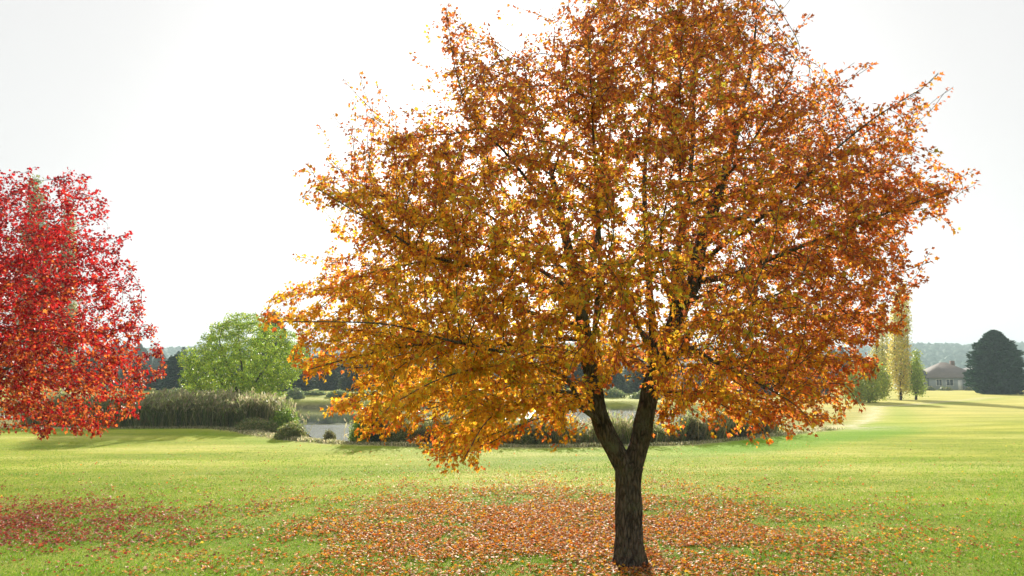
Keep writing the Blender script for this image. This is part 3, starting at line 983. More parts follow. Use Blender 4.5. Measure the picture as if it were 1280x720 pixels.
# ------------------------------------------------------------------ fallen leaves
def litter(name, cx, cy, sx, sy, n_dense, n_sparse, cols, wts, label, ang=0.0, spread=(26, 24)):
    nn = n_dense * 2
    q = rng.normal(size=(nn, 2)) * np.array([sx, sy])
    q = np.stack([q[:, 0] * math.cos(ang) - q[:, 1] * math.sin(ang), q[:, 0] * math.sin(ang) + q[:, 1] * math.cos(ang)], 1) + np.array([cx, cy])
    dn = vnoise(q[:, 0], q[:, 1], .9, 11) + .8 * vnoise(q[:, 0], q[:, 1], .3, 12) + .4 * vnoise(q[:, 0], q[:, 1], .13, 14)
    core = np.exp(-.5 * (((q[:, 0] - cx) / sx) ** 2 + ((q[:, 1] - cy) / sy) ** 2))
    q = q[(dn + rng.normal(0, .45, nn)) > .12 - .9 * core][:n_dense]
    s_ = np.stack([cx + rng.normal(size=n_sparse) * spread[0] * .4, cy + np.abs(rng.normal(size=n_sparse)) * spread[1] * .45 - 2], 1)
    q = np.vstack([q, s_])
    q = q[(q[:, 1] > 5.0) & (pond_sd(q[:, 0], q[:, 1]) > 3.5)]
    k = len(q)
    z = ground_z(q[:, 0], q[:, 1]) + rng.uniform(0.012, 0.05, k)
    b = np.column_stack([q, z])
    a = rng.uniform(0, 2 * math.pi, k)
    axis = np.column_stack([np.cos(a), np.sin(a), rng.normal(0, .28, k)])
    nrm = norm(rng.normal(0, .38, (k, 3)) + np.array([0, 0, 1.0]))
    size = rng.uniform(0.026, 0.064, k)
    v, f, tot, mper = leaves(b, axis, nrm, size, rng.uniform(-.7, 1.1, k))
    o = mesh_obj(name, v, f, tot, M_LITTER, None, np.repeat(palette_pick(k, cols, wts), mper, 0))
    return tag(o, label, 'fallen leaves', kind='stuff')


litter('fallen_leaves', 0.95, 12.8, 3.0, 2.8, 46000, 2200,
       [(0.74, 0.25, 0.04), (0.52, 0.15, 0.04), (0.82, 0.36, 0.03), (0.58, 0.30, 0.12), (0.28, 0.12, 0.05), (0.8, 0.54, 0.06), (0.62, 0.44, 0.28)],
       [1.3, .9, 1.1, 1.2, .7, .6, .5], 'carpet of orange and pale brown maple leaves under the orange tree')
litter('fallen_leaves', -9.6, 13.0, 2.3, 1.5, 12000, 700,
       [(0.42, 0.07, 0.05), (0.5, 0.13, 0.05), (0.3, 0.05, 0.04), (0.4, 0.2, 0.13)], [1, .8, .8, .8], 'scatter of dark red leaves on the grass below the crimson maple', spread=(10, 8))


# ------------------------------------------------------------------ grass blades
def blades(name, n, x0, x1, y0, y1, h, w_, cols, wts, label, dens=None, ypow=1.0, hgt=None):
    yy = y0 + (y1 - y0) * rng.random(n) ** ypow
    half = (0.74 * yy + 1.0)
    xx = rng.uniform(-1, 1, n) * half
    keep = (xx > x0) & (xx < x1) & (np.hypot(xx - 1.71, yy - 10.45) > .36 + .12 * rng.random(n)) & (pond_sd(xx, yy) > 2.9)
    if dens is not None: keep &= rng.random(n) < dens(xx, yy)
    xx, yy = xx[keep], yy[keep]
    k = len(xx)
    z = ground_z(xx, yy) - 0.004
    b = np.column_stack([xx, yy, z])
    sc_ = (0.75 + 0.25 * yy / 10)
    hh = rng.uniform(.5, 1.25, k) * h * (1 - .45 * sm(14, 34, yy)) * (1 + .35 * vnoise(xx, yy, .5, 21) + .25 * vnoise(xx, yy, 2.5, 22))
    a = rng.uniform(0, 2 * math.pi, k)
    side = np.column_stack([np.cos(a), np.sin(a), np.zeros(k)]) * (rng.uniform(.6, 1.2, k) * w_ * sc_)[:, None]
    lean = rng.normal(0, .55, (k, 3)); lean[:, 2] = 1
    tip = b + norm(lean) * hh[:, None]
    v = np.stack([b - side * .5, b + side * .5, tip], 1).reshape(-1, 3)
    f = np.arange(3 * k)
    c_ = palette_pick(k, cols, wts)
    mod = vnoise(xx, yy * 2.5, 5, 23)
    c_ = c_ * (1 + .26 * mod + .1 * vnoise(xx, yy * 2, 1.7, 24))[:, None] * np.stack([1 + .12 * mod, np.ones(k), 1 + .1 * mod], 1)
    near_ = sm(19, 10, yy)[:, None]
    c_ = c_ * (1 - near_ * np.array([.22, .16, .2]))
    o = mesh_obj(name, v, f, np.full(k, 3), M_GRASS, None, np.repeat(np.clip(c_, 0, .9), 3, 0))
    return tag(o, label, 'grass', kind='stuff')


blades('grass', 640000, -40, 40, 8.2, 36, 0.040, 0.010,
       [(0.125, 0.30, 0.010), (0.18, 0.35, 0.014), (0.33, 0.43, 0.05), (0.075, 0.21, 0.008), (0.42, 0.44, 0.12)], [1.2, 1.2, .6, .6, .15],
       'short mown green grass of the lawn', ypow=1.5, dens=lambda x_, y_: 1 - .93 * sm(17, 35, y_))


# ------------------------------------------------------------------ shrubs, reeds, background trees
def quadleaf(base, size, up=0.4, asp=0.55):
    n = len(base)
    axis = norm(rnd_dirs(n) + np.array([0, 0, up]))
    nrm = rnd_dirs(n)
    side = norm(np.cross(axis, nrm))
    s = size[:, None]
    v = np.stack([base - axis * s * .5, base + side * s * asp * .5, base + axis * s * .5, base - side * s * asp * .5], 1).reshape(-1, 3)
    return v


def foliage_obj(name, pts, size, cols, wts, mat, root, off, asp=.55, up=.4):
    n = len(pts)
    v = quadleaf(pts, size, up, asp)
    c_ = palette_pick(n, cols, wts)
    return mesh_obj(name, v - off, np.arange(4 * n), np.full(n, 4), mat, root, np.repeat(c_, 4, 0))


def grown_tree(name, label, base, sil, c, Y0, depth, natt, limbs, step, kill, infl, cols, wts, leaf, per, spread, cat='tree', group=None, bark=M_BARKD, tr=.1, zmin=-5,
               rleaf=.03, gap=.35, cname='crown', tip=.006, trunk_r=.12, edge=.5):
    t = Tree()
    b = np.array(base, float)
    first = True
    for l in limbs:
        if first:
            t.add_path([b - np.array([0, 0, .1])] + [P(x, y, Y0 + dd) for x, y, dd in l], step=step, radii=[trunk_r, trunk_r * .8, trunk_r * .6, trunk_r * .35, trunk_r * .1])
            first = False
        else:
            t.add_path([P(x, y, Y0 + dd) for x, y, dd in l], step=step, radii=[trunk_r * .6, trunk_r * .45, trunk_r * .3, trunk_r * .08])
    att = crown_points(sil, c, Y0, depth, natt, gap=gap, zmin=zmin, thin=edge)
    t.grow(att, step=step, infl=infl, kill=kill, iters=120, trop=(0, 0, tr), jit=.15)
    t.radii(tip=tip)
    r_ = empty(name, b)
    tag(r_, label, cat, group)
    v, f = t.tubes(0, 99, 10, .05)
    mesh_obj('trunk', v - b, f, np.full(len(f), 4), bark, r_, smooth=True)
    sel = np.where((t.r < rleaf) & (np.arange(len(t.r)) > 5))[0]
    idx = np.repeat(sel, rng.poisson(per, len(sel)))
    pts = t.pos[idx] + rng.normal(0, spread, (len(idx), 3))
    print(name, len(t.pos), len(pts))
    foliage_obj(cname, pts, rng.uniform(.6, 1.3, len(pts)) * leaf, cols, wts, M_GREEN, r_, b, up=.5)
    return r_


def gp(px, py, z=0.0):
    """point on the plane of height z seen at that pixel"""
    v = (360 - py) / FPX
    dz = SP + CP * v
    t = (z - CH) / dz
    return np.array([(px - 640) / FPX * t, (CP - SP * v) * t, z])


# green willow on the near bank
WY = 45.0
wb = P(300, 528, WY); wb[2] = float(ground_z(wb[0], wb[1]))
grown_tree('willow_tree', 'bright green spreading willow with several dark stems beside the pond', wb,
           [(282, 395), (300, 388), (330, 393), (345, 405), (372, 418), (388, 440), (388, 462), (372, 480), (350, 500), (330, 508), (300, 500), (270, 505), (235, 498), (222, 480), (228, 465), (220, 448), (232, 435), (250, 432), (255, 412)],
           (300, 450), WY, 3.4, 2800,
           [[(298, 505, 0), (303, 480, 0), (300, 440, .2), (296, 400, .3)],
            [(299, 500, 0), (312, 488, -.3), (325, 470, -.6), (345, 440, -.9), (358, 425, -1)],
            [(299, 505, 0), (285, 490, .4), (272, 470, .8), (262, 450, 1), (255, 440, 1.1)],
            [(298, 500, 0), (290, 470, -.6), (275, 430, -1.2), (280, 405, -1.3)],
            [(300, 505, 0), (320, 495, .6), (345, 480, 1.2), (375, 465, 1.6)],
            [(299, 508, 0), (280, 500, -.6), (255, 490, -1), (238, 470, -1.4)]],
           .155, .22, 1.5, [(0.25, 0.39, 0.03), (0.38, 0.50, 0.04), (0.14, 0.24, 0.02), (0.52, 0.56, 0.07)], [1, 1, .6, .5], .11, 13, .1, zmin=-.2, tip=.005, gap=.25, trunk_r=.14)

# trees behind the crimson maple: tall green-yellow poplars
PY = 40.0


def poplar(label, cx, top, bottom, halfw, Y0, cols, wts, natt=700, leaf=.16, per=20, twist=0, group='poplars beyond the lawn', jag=.8, name='poplar_tree'):
    b = P(cx, bottom, Y0); b[2] = float(ground_z(b[0], b[1]))
    hgt = bottom - top
    hw = halfw
    sil = [(cx - hw * .2, top), (cx + hw * .25, top), (cx + hw * .6, top + hgt * .15), (cx + hw * .8, top + hgt * .38), (cx + hw, top + hgt * .62), (cx + hw * .75, top + hgt * .88), (cx + hw * .3, top + hgt * .96),
           (cx - hw * .35, top + hgt * .96), (cx - hw * .8, top + hgt * .85), (cx - hw, top + hgt * .6), (cx - hw * .75, top + hgt * .35), (cx - hw * .55, top + hgt * .14)]
    sil = [(x_ + rng.uniform(-.3, .3) * hw, y_ + rng.uniform(-.03, .03) * hgt) for x_, y_ in sil]
    m_ = Y0 / FPX
    return grown_tree(name, label, b, sil, (cx, top + hgt * .55), Y0, hw * m_, natt,
                      [[(cx, bottom - hgt * .2, 0), (cx + 1, top + hgt * .5, 0), (cx + twist, top + 3, 0)],
                       [(cx, bottom - hgt * .1, 0), (cx + hw * .5, bottom - hgt * .4, .3), (cx + hw * .6, top + hgt * .3, .4)],
                       [(cx, bottom - hgt * .1, 0), (cx - hw * .5, bottom - hgt * .35, -.3), (cx - hw * .5, top + hgt * .25, -.4)]],
                      max(.1, m_ * 2.2), max(.12, m_ * 2.6), m_ * 30, cols, wts, leaf, per, leaf * 1.1, group=group, tr=.7, zmin=-1, gap=.02, tip=.008, trunk_r=m_ * 1.6, edge=jag)


poplar('tall yellow green poplar rising behind the crimson maple, the higher of two there', 42, 222, 492, 26, 96, [(0.20, 0.24, 0.05), (0.30, 0.28, 0.06), (0.14, 0.18, 0.04)], [1, .7, .7], 1500, .3, 7)
poplar('slimmer yellowing poplar just right of the tallest poplar behind the crimson maple', 84, 240, 492, 15, 100, [(0.34, 0.32, 0.07), (0.22, 0.25, 0.05), (0.42, 0.32, 0.08)], [1, .7, .5], 1000, .3, 7)
# right side
poplar('tall thin yellow poplar nearest the house, beside a small green columnar tree', 1126, 353, 501, 15, 78, [(0.74, 0.62, 0.13), (0.6, 0.54, 0.12), (0.66, 0.5, 0.22), (0.36, 0.37, 0.1)], [1, .8, .6, .5], 1900, .2, 7, jag=.9)
poplar('pale yellow poplar half hidden behind the orange tips of the big maple', 1102, 378, 500, 12, 84, [(0.6, 0.53, 0.16), (0.5, 0.47, 0.13), (0.4, 0.4, 0.1)], [1, .8, .5], 1000, .2, 7, jag=.95)
poplar('small green columnar tree at the right foot of the yellow poplar', 1145, 438, 499, 10.5, 80, [(0.30, 0.40, 0.05), (0.44, 0.5, 0.08), (0.2, 0.28, 0.05)], [1, .7, .5], 1500, .19, 9, name='columnar_tree')
b = P(1086, 502, 72); b[2] = float(ground_z(b[0], b[1]))
grown_tree('bushy_tree', 'low bushy green tree left of the yellow poplars', b,
           [(1070, 455), (1088, 450), (1105, 458), (1114, 475), (1112, 495), (1095, 503), (1070, 503), (1055, 497), (1050, 478), (1058, 462)], (1083, 480), 72, 2.4, 1100,
           [[(1084, 490, 0), (1082, 475, 0), (1085, 460, 0)], [(1084, 497, 0), (1095, 480, .5), (1104, 468, .6)], [(1084, 497, 0), (1070, 480, -.5), (1062, 470, -.6)]],
           .2, .25, 2.2, [(0.32, 0.40, 0.045), (0.46, 0.50, 0.06), (0.56, 0.52, 0.09), (0.2, 0.28, 0.04)], [1, .9, .5, .5], .19, 13, .2, zmin=-1, tip=.008)


# ---- shrubs
def shrub(name, label, px0, px1, ptop, pbot, Y0, cols, wts, n=5000, leaf=.09, lumps=5, group='shrubs along the pond bank', cat='shrub', up=.5, asp=.5):
    cx = (px0 + px1) / 2
    b = P(cx, pbot, Y0); b[2] = float(ground_z(b[0], b[1]))
    mp_ = Y0 / FPX
    wdt = (px1 - px0) / 2 * mp_
    zt = P(cx, ptop, Y0)[2]
    H = max(.3, zt - b[2])
    pts = []
    stems = []
    for i in range(lumps):
        a = rng.uniform(0, 2 * math.pi)
        rr_ = rng.uniform(0, .55) if i else 0
        lw = wdt * (rng.uniform(.4, .62) if lumps > 1 else .95)
        lh = H * (1 if i == 0 else rng.uniform(.6, .92))
        cc = np.array([math.cos(a) * rr_ * wdt, math.sin(a) * rr_ * min(wdt, 1.5), 0])
        if i == 0: lw = wdt * .7
        k = n // lumps
        dd = rnd_dirs(k); dd[:, 2] = np.abs(dd[:, 2])
        s = rng.uniform(.45, 1.05, k) ** .5
        w2 = np.array([lw, min(lw, 1.6), lh])
        q = dd * s[:, None]
        bump = 1 + .16 * np.sin(q[:, 0] * 9 + i) * np.cos(q[:, 2] * 8 + q[:, 1] * 7)
        pts.append(b + cc + q * w2 * bump[:, None])
        for _ in range(4):
            e = cc + rnd_dirs(1)[0] * np.array([lw * .5, lw * .4, 0]) + np.array([0, 0, lh * .8])
            stems.append(e)
    pts = np.vstack(pts)
    nz_ = vnoise(pts[:, 0] * 2, pts[:, 2] * 2 + pts[:, 1], .35, 31)
    pts = pts[(nz_ > -.45) | (rng.random(len(pts)) < .4)]
    gz = ground_z(pts[:, 0], pts[:, 1])
    pts[:, 2] = np.maximum(pts[:, 2], gz)
    o = empty(name, b)
    tag(o, label, cat, group)
    t = Tree()
    t.pos = [b - np.array([0, 0, .1])]; t.par = [-1]; t.minr = [.03]
    for e in stems:
        t.pos += [b + e * .5 + rng.normal(0, .03, 3), b + e]
        t.par += [0, len(t.pos) - 2]
        t.minr += [.015, .006]
    t.pos = np.array(t.pos); t.par = np.array(t.par)
    t.radii(tip=.006)
    v, f = t.tubes(0, 99, 6)
    mesh_obj('stems', v - b, f, np.full(len(f), 4), M_BARKD, o, smooth=True)
    foliage_obj('foliage', pts, rng.uniform(.6, 1.4, len(pts)) * leaf, cols, wts, M_GREEN, o, b, asp, up)
    return o


DK = [(0.13, 0.18, 0.045), (0.21, 0.25, 0.07), (0.32, 0.30, 0.12), (0.44, 0.36, 0.18)]
GR = [(0.17, 0.30, 0.035), (0.27, 0.40, 0.045), (0.36, 0.45, 0.07), (0.12, 0.2, 0.03)]
YL = [(0.34, 0.33, 0.09), (0.42, 0.38, 0.12), (0.26, 0.28, 0.07), (0.2, 0.2, 0.07)]
W4 = [1, .9, .6, .3]
shrub('shrub', 'low dark rounded shrub in front of the willow, right end of the reeds', 284, 350, 522, 543, 33.5, DK, W4, 9000, .08, 6)
shrub('shrub', 'dark olive mound shrub at the lawn edge beside the open water', 338, 392, 527, 550, 30.6, DK, W4, 8000, .08, 5)
shrub('shrub', 'bright green leafy bush behind the olive mound, under the right side of the willow', 328, 382, 508, 540, 34.5, GR, W4, 7000, .09, 5)
shrub('shrub', 'tiny straw green tuft of weeds before the open water', 400, 422, 537, 552, 29.8, [(0.2, 0.2, 0.07), (0.3, 0.27, 0.12), (0.14, 0.16, 0.05)], [1, 1, 1], 2200, .06, 3)
shrub('shrub', 'green leafy shrub at the right side of the open water gap', 430, 474, 515, 554, 29.2, GR, W4, 8000, .08, 5)
shrub('shrub', 'dark pointed shrub under the low left tips of the orange maple', 458, 482, 509, 554, 28.9, [(0.035, 0.07, 0.025), (0.06, 0.10, 0.03)], [1, 1], 6500, .07, 1)
shrub('shrub', 'dark low shrub just right of the pointed one', 476, 522, 528, 556, 28.9, DK, W4, 7000, .08, 5)
shrub('shrub', 'dark brownish shrub behind the hanging tip of the maple', 520, 572, 530, 556, 28.6, [(0.07, 0.08, 0.03), (0.12, 0.1, 0.05), (0.2, 0.16, 0.09)], [1, 1, .5], 7000, .08, 5)
shrub('shrub', 'shadowy green shrub left of the maple fork, among reeds', 640, 690, 528, 556, 28.6, DK, W4, 6000, .08, 5)
shrub('shrub', 'brown green bramble seen to the right of the maple fork', 838, 892, 515, 552, 30.4, [(0.1, 0.12, 0.04), (0.17, 0.15, 0.07), (0.26, 0.2, 0.1)], [1, 1, .6], 8000, .08, 6)
shrub('shrub', 'dark thicket at the foot of the golden willow bush', 890, 940, 520, 549, 32.0, [(0.06, 0.075, 0.03), (0.11, 0.1, 0.05), (0.2, 0.16, 0.09)], [1, 1, .5], 8000, .08, 6)
shrub('shrub', 'rounded golden yellow bush at the right end of the pond bank', 925, 978, 503, 545, 36.0, YL, W4, 11000, .09, 4)
shrub('shrub', 'brown dry bramble at the foot of the golden bush by the pale bank', 935, 968, 524, 546, 33.2, [(0.13, 0.1, 0.05), (0.2, 0.15, 0.08), (0.09, 0.1, 0.04)], [1, 1, 1], 5000, .07, 4)


# ---- reeds (mass of stems)
def reeds(name, label, path, width, n, h, hv, cols, wts, w_=.02, lean=.12, plume=0.0):
    path = np.array(path, float)
    seg = np.linalg.norm(np.diff(path, axis=0), axis=1)
    cum = np.concatenate([[0], np.cumsum(seg)]); s = rng.uniform(0, cum[-1], n)
    x = np.interp(s, cum, path[:, 0]); y = np.interp(s, cum, path[:, 1])
    x += rng.normal(0, width * .35, n); y += rng.uniform(-.5, .5, n) * width
    kp = (pond_sd(x, y) > -1.2)
    if name == 'reeds':
        m0 = vnoise(x, y, .8, 41)
        kp &= (m0 > -.35) | (rng.random(n) < .35)
    x, y = x[kp], y[kp]; n = len(x)
    z = ground_z(x, y) - .03
    hh = h * (1 + hv * vnoise(x, y, .9, 42) + rng.normal(0, .14, n))
    hh = np.maximum(hh, .12)
    a = rng.uniform(0, math.pi, n)
    side = np.column_stack([np.cos(a), np.sin(a), np.zeros(n)]) * (w_ * rng.uniform(.6, 1.3, n))[:, None]
    ln = np.column_stack([rng.normal(0, lean, n), rng.normal(0, lean, n), np.ones(n)])
    ln2 = ln + np.column_stack([rng.normal(0, lean * 2.5, n), rng.normal(0, lean * 2.5, n), np.full(n, -.25)])
    b = np.column_stack([x, y, z])
    mid = b + norm(ln) * (hh * .6)[:, None]
    tip = mid + norm(ln2) * (hh * .4)[:, None]
    v = np.stack([b - side * .5, b + side * .5, mid + side * .5, mid - side * .5, tip], 1).reshape(-1, 3)
    o_ = (np.arange(n) * 5)[:, None]
    f = np.concatenate([o_ + np.array([0, 1, 2, 3]), o_ + np.array([3, 2, 4])], 1).ravel()
    tot_ = np.tile([4, 3], n); cc_ = np.repeat(palette_pick(n, cols, wts), 5, 0)
    if plume:
        ks = np.where(rng.random(n) < plume)[0]
        ks = np.repeat(ks, 3)
        p_ = tip[ks] - (norm(ln2)[ks]) * (rng.uniform(0, .45, len(ks)) * hh[ks])[:, None] * .5 + rng.normal(0, .05, (len(ks), 3))
        v2 = quadleaf(p_, rng.uniform(.14, .30, len(ks)), 1.2, .28)
        f = np.concatenate([f, np.arange(len(v2)) + len(v)]); tot_ = np.concatenate([tot_, np.full(len(ks), 4)])
        v = np.vstack([v, v2]); cc_ = np.vstack([cc_, np.repeat(palette_pick(len(ks), [(0.42, 0.38, 0.22), (0.24, 0.28, 0.09), (0.3, 0.25, 0.15)], [1, 1, .7]), 4, 0)])
    ob = mesh_obj(name, v, f, tot_, M_REED, None, np.clip(cc_ * 1.0, 0, .85))
    return tag(ob, label, 'reeds', kind='stuff')


RD = [(0.17, 0.22, 0.06), (0.26, 0.26, 0.10), (0.13, 0.16, 0.05), (0.42, 0.37, 0.2)]
lp = [(-24.5, 39.4), (-20.0, 38.0), (-16.8, 37.0), (-14.0, 36.3), (-12.4, 35.8)]
reeds('reed_bed', 'tall dense grey green reed bed left of and below the willow', lp, 2.6, 30000, 1.42, .3, RD, [1, 1, .7, .6], .028, .19, plume=.7)
near = [(-13.5, 36.2), (-10, 33), (-8.4, 31.2), (-5.5, 30.4), (-2.4, 29.7), (1.8, 29.4), (6.7, 30.8), (9.5, 32.8), (11.8, 35.3)]
reeds('reeds', 'ragged green and straw reeds along the near bank behind the maple', near[3:], 1.5, 27000, 1.5, .5,
      [(0.15, 0.22, 0.05), (0.28, 0.30, 0.08), (0.44, 0.37, 0.16), (0.58, 0.49, 0.26)], [.9, 1, 1, .6], .03, .24, plume=.3)
reeds('dry_grass', 'fringe of pale dry grass where the lawn meets the pond bank', [(-19.8, 36.0), (-13.8, 34.6), (-8.6, 29.8), (-5.5, 28.1), (-2.4, 27.3), (1.8, 27.4), (6.7, 28.7), (11.4, 32.1), (15.2, 35)], .8, 20000, .16, .5,
      [(0.6, 0.54, 0.34), (0.3, 0.28, 0.12), (0.2, 0.24, 0.08)], [1, .8, .6], .03, .45)

# far shore: bushes band
FARX = [(352, 385, 486, 508), (378, 412, 488, 508), (404, 440, 486, 509), (436, 480, 489, 509), (476, 520, 487, 509), (515, 560, 488, 509), (640, 690, 487, 509), (560, 610, 489, 509), (600, 650, 488, 509), (690, 740, 487, 509), (735, 790, 486, 508),
        (785, 840, 488, 508), (310, 355, 487, 508), (835, 880, 486, 507), (255, 312, 488, 507), (205, 258, 487, 507)]
for i, (a, b_, c_, d_) in enumerate(FARX):
    shrub('far_bush', 'hazy pale green bush in the row on the far bank of the pond', a, b_, c_ + rng.integers(-2, 3), d_, 84 + rng.uniform(-1.5, 2.5),
          [(0.16, 0.23, 0.08), (0.24, 0.29, 0.1), (0.32, 0.33, 0.14), (0.12, 0.17, 0.06)], [1, 1, .5, .5], 2600, .28, 4, group='bushes on the far bank of the pond', cat='bush')


# ------------------------------------------------------------------ conifers and far wood
def conifer_mesh(h, r, n, leaf, seed, cols, blunt=0.0):
    """returns crown verts/cols and trunk; base at origin"""
    layers = int(n / 55)
    pts = []; ax_ = []
    # boughs: each reaches its own length so that the outline is ragged
    lob = rng.uniform(.74, 1.16, (26, 22))
    for i in range(layers):
        t = (i + rng.random()) / layers
        z = h * ((.06 if blunt < .8 else .01) + .95 * t)
        rr_ = r * (((1 - t) ** (1 - .52 * blunt)) if blunt < .85 else (1 - t ** 2.1) ** .62 * (.86 + .14 * sm(0, .25, t))) * (1 + .05 * math.sin(t * 40 + seed)) + .05
        if blunt: rr_ *= min(1, .72 + t * 2.2)
        for k in range(14):
            a = rng.uniform(0, 2 * math.pi)
            L = rr_ * rng.uniform(.78, 1.0) * lob[int(t * 25.99), int(a / 6.2832 * 21.99)]
            m_ = 4
            s = np.linspace(.35, 1, m_)
            pts.append(np.column_stack([np.cos(a) * L * s, np.sin(a) * L * s, z - .22 * L * s ** 2 * (1 - blunt) + rng.normal(0, .05, m_)]))
            ax_.append(np.tile([math.cos(a), math.sin(a), -.3 + .7 * blunt], (m_, 1)))
    pts = np.vstack(pts); ax_ = np.vstack(ax_)
    n = len(pts)
    ax_ = norm(ax_ + rng.normal(0, .35, (n, 3)))
    nrm = norm(rnd_dirs(n) * .7 + np.array([0, 0, .7]))
    side = norm(np.cross(ax_, nrm))
    s = (rng.uniform(.6, 1.3, n) * leaf)[:, None]
    v = np.stack([pts - ax_ * s * .5, pts + side * s * .3, pts + ax_ * s * .7, pts - side * s * .3], 1).reshape(-1, 3)
    return v, np.repeat(palette_pick(n, cols, [1] * len(cols)), 4, 0)


def trunk_mesh(h, r):
    k = 7
    v = []; f = []
    for i, (z, q) in enumerate([(-.3, 1.15), (h * .3, .8), (h * .7, .4), (h * .97, .05)]):
        for j in range(k):
            a = j * 2 * math.pi / k
            v.append((math.cos(a) * r * q, math.sin(a) * r * q, z))
    for i in range(3):
        for j in range(k):
            f.append((i * k + j, i * k + (j + 1) % k, (i + 1) * k + (j + 1) % k, (i + 1) * k + j))
    return np.array(v), np.array(f)


CD = [(0.022, 0.06, 0.028), (0.035, 0.085, 0.038), (0.05, 0.10, 0.045)]
# the big dark conifer at the right
cpos = P(1248, 492, 108); cpos[2] = float(ground_z(cpos[0], cpos[1]))
o = empty('conifer_tree', cpos)
tag(o, 'broad dark green conifer standing in front of the house', 'tree')
hc = P(1248, 411, 108)[2] - cpos[2]
v, cc = conifer_mesh(hc, 4.0, 26000, .5, 1, [(0.014, 0.045, 0.024), (0.022, 0.062, 0.03), (0.034, 0.08, 0.04)], blunt=.9)
mesh_obj('crown', v, np.arange(len(v)), np.full(len(v) // 4, 4), M_CONIFER, o, cc)
v, f = trunk_mesh(hc, .3)
mesh_obj('trunk', v, f, np.full(len(f), 4), M_BARKD, o)

# prototypes for the far wood
protos = []
for k in range(4):
    hh = [11, 14, 9, 12][k]
    v, cc = conifer_mesh(hh, [2.3, 2.8, 2.4, 3.2][k], 3800, .75, k, CD if k != 2 else [(0.06, 0.09, 0.035), (0.09, 0.12, 0.04), (0.12, 0.12, 0.05)], blunt=[0, .1, .9, .4][k])
    me = mesh_obj('crown', v, np.arange(len(v)), np.full(len(v) // 4, 4), M_CONIFER, None, cc)
    tv, tf = trunk_mesh(hh, .22)
    te = mesh_obj('trunk', tv, tf, np.full(len(tf), 4), M_BARKD, None)
    protos.append((hh, me, te))
used = [False] * 4


def far_tree(k, loc, s, label, group, cat='tree', name='far_conifer'):
    hh, me, te = protos[k]
    r_ = empty(name, loc)
    r_.scale = (s * rng.uniform(.85, 1.15), s * rng.uniform(.85, 1.15), s)
    r_.rotation_euler = (0, 0, rng.uniform(0, 6.28))
    tag(r_, label, cat, group)
    for p in (me, te):
        if used[k]:
            c_ = p.copy(); COL.objects.link(c_)
        else:
            c_ = p
        c_.parent = r_
    used[k] = True
    return r_


# dark wood beyond the pond, photo x 120..1000
wood = []
x = 60
while x < 1060:
    for row in range(2):
        Yw = [195, 245][row] + rng.uniform(-14, 16)
        px = x + rng.uniform(-8, 8)
        if row == 0: top = 446 + 9 * math.sin(px * .021 + 1) + rng.uniform(-5, 8)
        else: top = 436 + 6 * math.sin(px * .03) + rng.uniform(-6, 6)
        if px > 400: top += 2
        b = P(px, 470, Yw); b[2] = float(ground_z(b[0], b[1]))
        H = P(px, top, Yw)[2] - b[2]
        k = int(rng.choice([0, 1, 2, 3], p=[.1, .2, .35, .35]))
        far_tree(k, b, H / protos[k][0] * rng.uniform(.86, 1.06), 'hazy dark tree in the wood beyond the pond', 'trees of the dark wood beyond the pond')
    x += 11
x = 100
while x < 1035:
    px = x + rng.uniform(-8, 8); Yw = 104 + rng.uniform(-6, 12)
    b = P(px, 470, Yw); b[2] = float(ground_z(b[0], b[1]))
    H = P(px, 455 + 7 * math.sin(px * .05) + rng.uniform(-7, 6), Yw)[2] - b[2]
    k = int(rng.choice([2, 3]))
    o = far_tree(k, b, H / protos[k][0], 'low rounded tree of the green thicket behind the far bank bushes', 'rounded trees of the thicket behind the far bank', name='far_tree')
    o.scale = (o.scale[0] * 1.8, o.scale[1] * 1.8, o.scale[2])
    x += 9
# the tall one behind the willow
b = P(337, 480, 60 + 32); b[2] = float(ground_z(b[0], b[1]))
far_tree(2, b, (P(337, 390, 92)[2] - b[2]) / protos[2][0], 'grey green tree showing above the right shoulder of the willow', None)

# forest on the hills: mass
nH = 9000
a = rng.uniform(-.85, .85, nH)
r = rng.uniform(600, 1000, nH)
hx, hy = np.sin(a) * r, np.cos(a) * r
hz = ground_z(hx, hy)
hh = rng.uniform(4, 7.5, nH); wr = rng.uniform(3, 6, nH)
k = 5
ang = np.arange(k) * 2 * math.pi / k
ring0 = np.stack([hx[:, None] + np.cos(ang) * wr[:, None], hy[:, None] + np.sin(ang) * wr[:, None], np.tile((hz - 1)[:, None], (1, k))], 2)
ring1 = np.stack([hx[:, None] + np.cos(ang + .5) * wr[:, None] * .75, hy[:, None] + np.sin(ang + .5) * wr[:, None] * .75, np.tile((hz + hh * .55)[:, None], (1, k)) + rng.normal(0, .6, (nH, k))], 2)
tipv = np.stack([hx, hy, hz + hh], 1)[:, None]
v = np.concatenate([ring0, ring1, tipv], 1).reshape(-1, 3)
fl = []
tt = []
for j in range(k):
    j2 = (j + 1) % k
    fl += [j, j2, k + j2, k + j]; tt.append(4)
for j in range(k):
    j2 = (j + 1) % k
    fl += [k + j, k + j2, 2 * k]; tt.append(3)
f = ((np.arange(nH) * (2 * k + 1))[:, None] + np.array(fl)).ravel()
o = mesh_obj('hill_forest', v, f, np.tile(tt, nH), M_CONIFER, None, np.repeat(palette_pick(nH, CD, [1, 1, 1]), 2 * k + 1, 0))
tag(o, 'blue green forest covering the distant hills', 'forest', kind='stuff')


